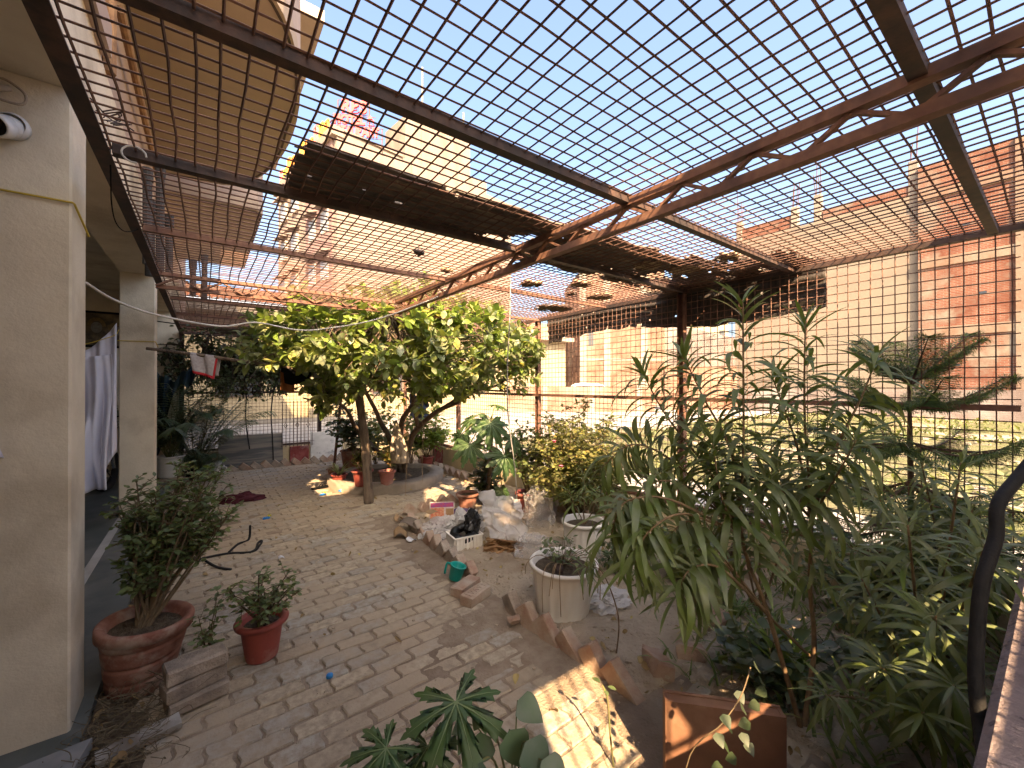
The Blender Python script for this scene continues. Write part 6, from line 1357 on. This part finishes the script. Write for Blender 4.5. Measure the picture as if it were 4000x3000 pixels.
# crate with coil
ccr = G(1003, 1183); cr_ = thing('plastic_crate', 'small cream ribbed plastic crate holding a black coil', 'crate', ccr, R(-YAW + 30)); mb = MB(); sx, sy, h = .125, .10, .135
for (a, b) in (((-sx, -sy), (sx, -sy)), ((sx, -sy), (sx, sy)), ((sx, sy), (-sx, sy)), ((-sx, sy), (-sx, -sy))): mb.bar((a[0], a[1], h / 2), (b[0], b[1], h / 2), .010, h - .004)
mb.bx(-sx + .004, sx - .004, -sy + .004, sy - .004, .0, .012); o = mb.build('crate_wall', M_whitepot, cr_, False, True)
mb = MB()
for k in range(8):
    x = -sx + .01 + k * (2 * sx - .02) / 7; mb.box((x, -sy - .009, h / 2), (.012, .012, h - .01)); mb.box((x, sy + .009, h / 2), (.012, .012, h - .01))
    if k < 7: y_ = -sy + .01 + k * (2 * sy - .02) / 6; mb.box((-sx - .009, y_, h / 2), (.012, .010, h - .01)); mb.box((sx + .009, y_, h / 2), (.012, .010, h - .01))
for a, b in (((-sx - .015, -sy - .012), (sx + .015, -sy - .012)), ((sx + .012, -sy), (sx + .012, sy)), ((sx + .015, sy + .012), (-sx - .015, sy + .012)), ((-sx - .012, sy), (-sx - .012, -sy))): mb.bar((a[0], a[1], h), (b[0], b[1], h), .014, .012)
mb.build('rib', M_whitepot, cr_, False, True)
M_gloss = mat('glossy_black_rubber', (0.008, 0.008, 0.008), (0.014, 0.014, 0.014), 30, rough=.28, spec=.5)
q_ = Matrix.Rotation(R(-YAW), 3, 'Z') @ Matrix.Rotation(R(22), 3, 'X'); cc_ = ccr + Rv * -.01 + Vector((0, 0, .13)); mb = MB()
mb.tube([cc_ + q_ @ Vector((.085 * math.cos(a), .085 * math.sin(a), .006 * math.sin(a * 5))) for a in [j * 6.2832 / 28 for j in range(29)]], .04, 10, False); tag(mb.build('rubber_ring', M_gloss, None, True), 'glossy black rubber coil lying in the cream crate', 'coil')
lump('black_bag', 'shiny black plastic bundle on top of the cream crate', 'bag', tuple(ccr + Rv * .07 + Fv * .05 + Vector((0, 0, .20))), (.075, .07, .12), M_gloss, 41, amp=.45, freq=2.4, n=18)
lump('white_bag', 'torn whitish bag of rubbish behind the cream crate', 'bag', tuple(ccr + Rv * -.02 + Fv * .32 + Vector((0, 0, .10))), (.17, .13, .13), M_sack, 44, amp=.6, freq=2.8, n=18)
# plastic sheets and paper bags
F_clear = plastic_film('milky_film', (0.85, 0.82, 0.78), .60); F_clear2 = plastic_film('clear_film', (0.85, 0.84, 0.83), .27, .12)
def film(name, label, c, fn_p, m, nu=44, nv=40): mb = MB(); mb.grid(nu, nv, fn_p); return tag(mb.build(name, m, None, True), label, 'plastic')
cA, cB, cC, cD = P(1032, 1058, 4.05), P(1124, 1078, 3.95), P(1140, 1172, 3.7), P(1058, 1162, 3.65)
def bil(a, b, q=(cA, cB, cC, cD), amp=.06, f=2.6, s=0.0):
    p = q[0].lerp(q[1], a).lerp(q[3].lerp(q[2], a), b); n_ = mnoise.noise((a * f + s, b * f, s)) + .5 * mnoise.noise((a * f * 2.7, b * f * 2.7 + s, 1)) + .3 * abs(mnoise.noise((a * f * 6, b * f * 6 + s, 1))) + .3 * abs(mnoise.noise((a * f * 3.5 + b * 4, b * f * 1.5 + s, 4))); e_ = .05 * mnoise.noise((a * 5, b * 5, s + 9)); return p + Vector((-_s, -_c, .4)) * amp * n_ * 1.5 + Rv * e_ + Vector((0, 0, e_ * .6 * (1 - b)))
film('plastic_sheet', 'large milky plastic sheet thrown over the rubbish beside the black rings', cA, bil, F_clear)
for i, (px, py, rr_, lab) in enumerate(((1165, 1130, (.16, .13, .23), 'tall clear crumpled plastic bag right of the milky sheet'), (1150, 1190, (.17, .14, .10), 'low clear crumpled plastic bag before the farther white pot'), (960, 1150, (.20, .15, .11), 'white carrier bag with rubbish beside the food carton'), (1310, 1300, (.16, .12, .06), 'flattened white plastic bag behind the nearer white pot'), (1225, 1215, (.10, .10, .06), 'clear plastic scrap behind the nearer white pot'))):
    c = G(px, py + 10); lump('plastic_bag', lab, 'bag', (c.x, c.y, rr_[2] * .7), rr_, F_clear2 if i in (0, 1, 4) else F_clear, i + 11, amp=.5, freq=2.8, n=30, group='plastic bags in the bed')
flat('cardboard_piece', 'tan cardboard flap lying on the white carrier bag', 'cardboard', G(935, 1135, .12), .12, .09, M_card, .3, .13, .02)
c = G(1085, 1190); kb = (G(1040, 1200, .01), G(1120, 1200, .01), P(1135, 1150, 3.6), P(1055, 1140, 3.6))
film('paper_bag', 'crumpled brown paper bag spread below the milky sheet', c, lambda a, b: bil(a, b, (G(1042, 1196, .01), G(1128, 1196, .01), G(1130, 1168, .12), G(1052, 1160, .12)), .045, 4.0, 5.0), M_kraft)
# teal mug
c = G(982, 1254); mg = thing('plastic_mug', 'teal plastic bathroom mug lying against the saw-tooth bricks', 'mug', c); q_ = Matrix.Rotation(R(14), 3, 'Y') @ Matrix.Rotation(R(8), 3, 'X'); M_mug = mat('teal_plastic', (0.0, 0.30, 0.25), (0.0, 0.26, 0.22), 12, rough=.35, spec=.5)
mb = MB(); mb.lathe([(.001, .0), (.042, .0), (.048, .008), (.058, .100), (.064, .106), (.064, .112), (.056, .112), (.050, .10), (.043, .012), (.001, .012)], 28, c + Vector((0, 0, .012)), q_); mb.build('mug_wall', M_mug, mg, True)
hd_ = -Rv; mb = MB(); mb.tube([c + Vector((0, 0, .012)) + q_ @ (hd_ * x + Vector((0, 0, z))) for x, z in ((.058, .106), (.088, .104), (.090, .09), (.088, .04), (.084, .02))], [.009] * 5, 6); mb.build('handle', M_mug, mg, True)
# two loose bricks, one with a frog
for k, (px, py, rz, lab) in enumerate(((1006, 1278, 14, 'plain loose brick lying beside the teal mug'), (1028, 1297, 12, 'loose brick with a stamped frog lying in front of the plain one'))):
    c = G(px, py, 0); c.z = .04; rot = Matrix.Rotation(R(rz + 8), 3, 'Z'); root = thing('brick', lab, 'brick', c)
    mb = MB(); mb.bbox(c, (.225, .105, .07), .006, rot, .003, br_); mb.build('brick_body', M_brick, root)
    if k:
        mb = MB(); top = c + Vector((0, 0, .0355)); 
        for a, b in (((-.085, -.03), (.085, -.03)), ((.085, -.03), (.085, .03)), ((.085, .03), (-.085, .03)), ((-.085, .03), (-.085, -.03)), ((-.06, .02), (-.045, -.02)), ((-.045, -.02), (-.03, .02)), ((-.015, -.02), (0, .02)), ((0, .02), (.015, -.02)), ((.03, .02), (.045, -.002)), ((.06, .02), (.045, -.002)), ((.045, -.002), (.045, -.02))): mb.bar(top + rot @ Vector((*a, 0)), top + rot @ Vector((*b, 0)), .006, .006)
        mb.build('frog_stamp', M_brick, root)
for i, (px, py, s_, lab) in enumerate(((1110, 1405 - 60, .05, 'flat stone chip before the two loose bricks'), (1420, 1440, .11, 'sunlit half brick lying in the bed near the front edging'), (1490, 1415, .10, 'broken brick lying beside the sunlit half brick'), (1560, 1210, .12, 'brick lying near the low wall behind the shrubs'), (1540, 1340, .13, 'sunlit brick standing in the sand by the strappy plant'), (1640, 1215, .11, 'brick lying at the foot of the low cream wall'))):
    c = G(px, py, .03); mb = MB(); mb.bbox((c.x, c.y, .05), (s_ * 1.5, s_, s_ * .75), .01, Matrix.Rotation(i * 1.1, 3, 'Z') @ Matrix.Rotation(.3, 3, 'X'), .008, br_); tag(mb.build('broken_brick', M_brick), lab, 'brick')
# plank, slab and dry roots at the left
a, b = G(392, 1552, .03), G(208, 1642, .02); mb = MB(); mb.bar(a, b, .085, .022); tag(mb.build('board', mat('grey_white_board', (0.42, 0.40, 0.36), (0.30, 0.275, 0.235), 6, (0.2, 0.17, 0.14), 3, rough=.9, bmp=.4)), 'short pale board lying on the pavers before the terracotta pot', 'board')
mb = MB(); mb.add([tuple(Vector(p)) for p in ((-.95, 2.30, .075), (-.36, 2.36, .075), (-.40, 2.14, .075), (-.95, 2.08, .075), (-.95, 2.30, .03), (-.36, 2.36, .03), (-.40, 2.14, .03), (-.95, 2.08, .03))], [(3, 2, 1, 0), (4, 5, 6, 7), (0, 1, 5, 4), (1, 2, 6, 5), (2, 3, 7, 6), (3, 0, 4, 7)]); tag(mb.build('stone_slab', mat('grey_step_stone', (0.19, 0.195, 0.195), (0.25, 0.25, 0.245), 6, rough=.6)), 'grey stone step slab at the foot of the front pillar', 'slab')
mb = MB(); g = random.Random(19)
for k in range(170):
    p = Vector((g.uniform(-.40, -.12), g.uniform(2.15, 2.66), .03)); pts = [p]
    for j in range(3): pts.append(pts[-1] + Vector((g.uniform(-.08, .08), g.uniform(-.07, .07), g.uniform(-.02, .05))))
    for q_ in pts: q_.z = max(.012, q_.z)
    mb.tube(smooth_path(pts, 3), g.uniform(.0007, .0020), 4, False)
tag(mb.build('dry_roots', mat('dry_root', (0.20, 0.155, 0.095), (0.10, 0.08, 0.05), 30, rough=.95)), 'dry tangled roots and stalks at the foot of the front pillar', 'roots', kind='stuff')
# brown box at the lower right
bxp = P(1565, 1520, 1.49); bxp.z = 0; ang = math.atan2(-.29, .26); bx_ = thing('wooden_board', 'flat brown wooden panel standing on edge at the lower right', 'panel', (1.50, .74, .0), ang)
M_box = mat('brown_box_board', (0.22, 0.11, 0.065), (0.17, 0.085, 0.05), 7, (0.27, 0.16, 0.10), 3, rough=.75, bmp=.15)
L_, D_, H_ = .40, .035, .345
for nm, s_ in (('front_panel', (-L_ / 2, L_ / 2, -.012, .0, 0, H_)), ('back_panel', (-L_ / 2, L_ / 2, D_, D_ + .012, 0, H_)), ('side_panel', (-L_ / 2, -L_ / 2 + .012, .001, D_ - .001, 0, H_ - .003)), ('side_panel', (L_ / 2 - .012, L_ / 2, .001, D_ - .001, 0, H_ - .003)), ('base_panel', (-L_ / 2 + .013, L_ / 2 - .013, .002, D_ - .002, .0, .012)), ('top_panel', (-L_ / 2 + .013, L_ / 2 - .013, .002, D_ - .002, H_ - .014, H_ - .004))):
    mb = MB(); mb.bx(*s_); mb.build(nm, M_box, bx_, False, True)
# black hose near the parapet
mb = MB(); mb.tube(smooth_path([P(2260, 960, 1.0), P(2200, 1030, .98), P(2155, 1090, .95), P(2150, 1160, .93), P(2120, 1260, .9), P(2108, 1380, .88), P(2106, 1480, .86), P(2116, 1570, .84), P(2128, 1650, .80)], 6), .0128, 10); tag(mb.build('black_cable', mat('black_armoured_cable', (0.008, 0.008, 0.008), (0.014, 0.013, 0.012), 60, rough=.7, bmp=.5, bscale=200, bdist=.002), None, True), 'thick black cable hanging beside the concrete parapet', 'cable')
# prop sticks by the low wall
mb = MB(); mb.tube([G(1545, 1255), P(1660, 1040, 3.0)], .022, 7); tag(mb.build('wooden_stake', M_wood, None, True), 'bare wooden stake leaning towards the long fence behind the shrubs', 'stake')

# ================================================================== weeds and debris on the empty lot
wr = random.Random(90); its = []
for k in range(5200):
    x = 6.4 + 20 * wr.random() ** 1.6; y = wr.uniform(-3, 9.2)
    if mnoise.noise((x * .5, y * .5, 2)) < -.05: continue
    a = wr.uniform(0, 6.28); its.append((Vector((x, y, -.03)), frame((math.cos(a) * .6, math.sin(a) * .6, 1), Vector((-math.cos(a), -math.sin(a), .3))), wr.uniform(.06, .20) * (1 + x * .03), wr.randint(0, 1)))
o = place_leaves(its, [leaf_tpl('grass', .5, .4, 2), leaf_tpl('grass', 1.2, .4, 2)], 'lot_weeds', leafmat('lot_weed', (0.075, 0.095, 0.03), (0.14, 0.14, 0.055), (0.24, 0.20, 0.10), trans=.25), None)
tag(o, 'patchy weeds and dry grass over the empty lot beyond the fence', 'weeds', kind='stuff')
mb = MB()
for k in range(260):
    x, y = wr.uniform(6.4, 20), wr.uniform(-2, 9); s = wr.uniform(.02, .09); mb.bbox((x, y, -.03 + s * .3), (s * 1.6, s * 1.2, s * .7), s * .15, Matrix.Rotation(k, 3, 'Z'), s * .15, wr)
tag(mb.build('rubble', M_cband), 'scattered brick and stone rubble over the empty lot', 'rubble', kind='stuff')
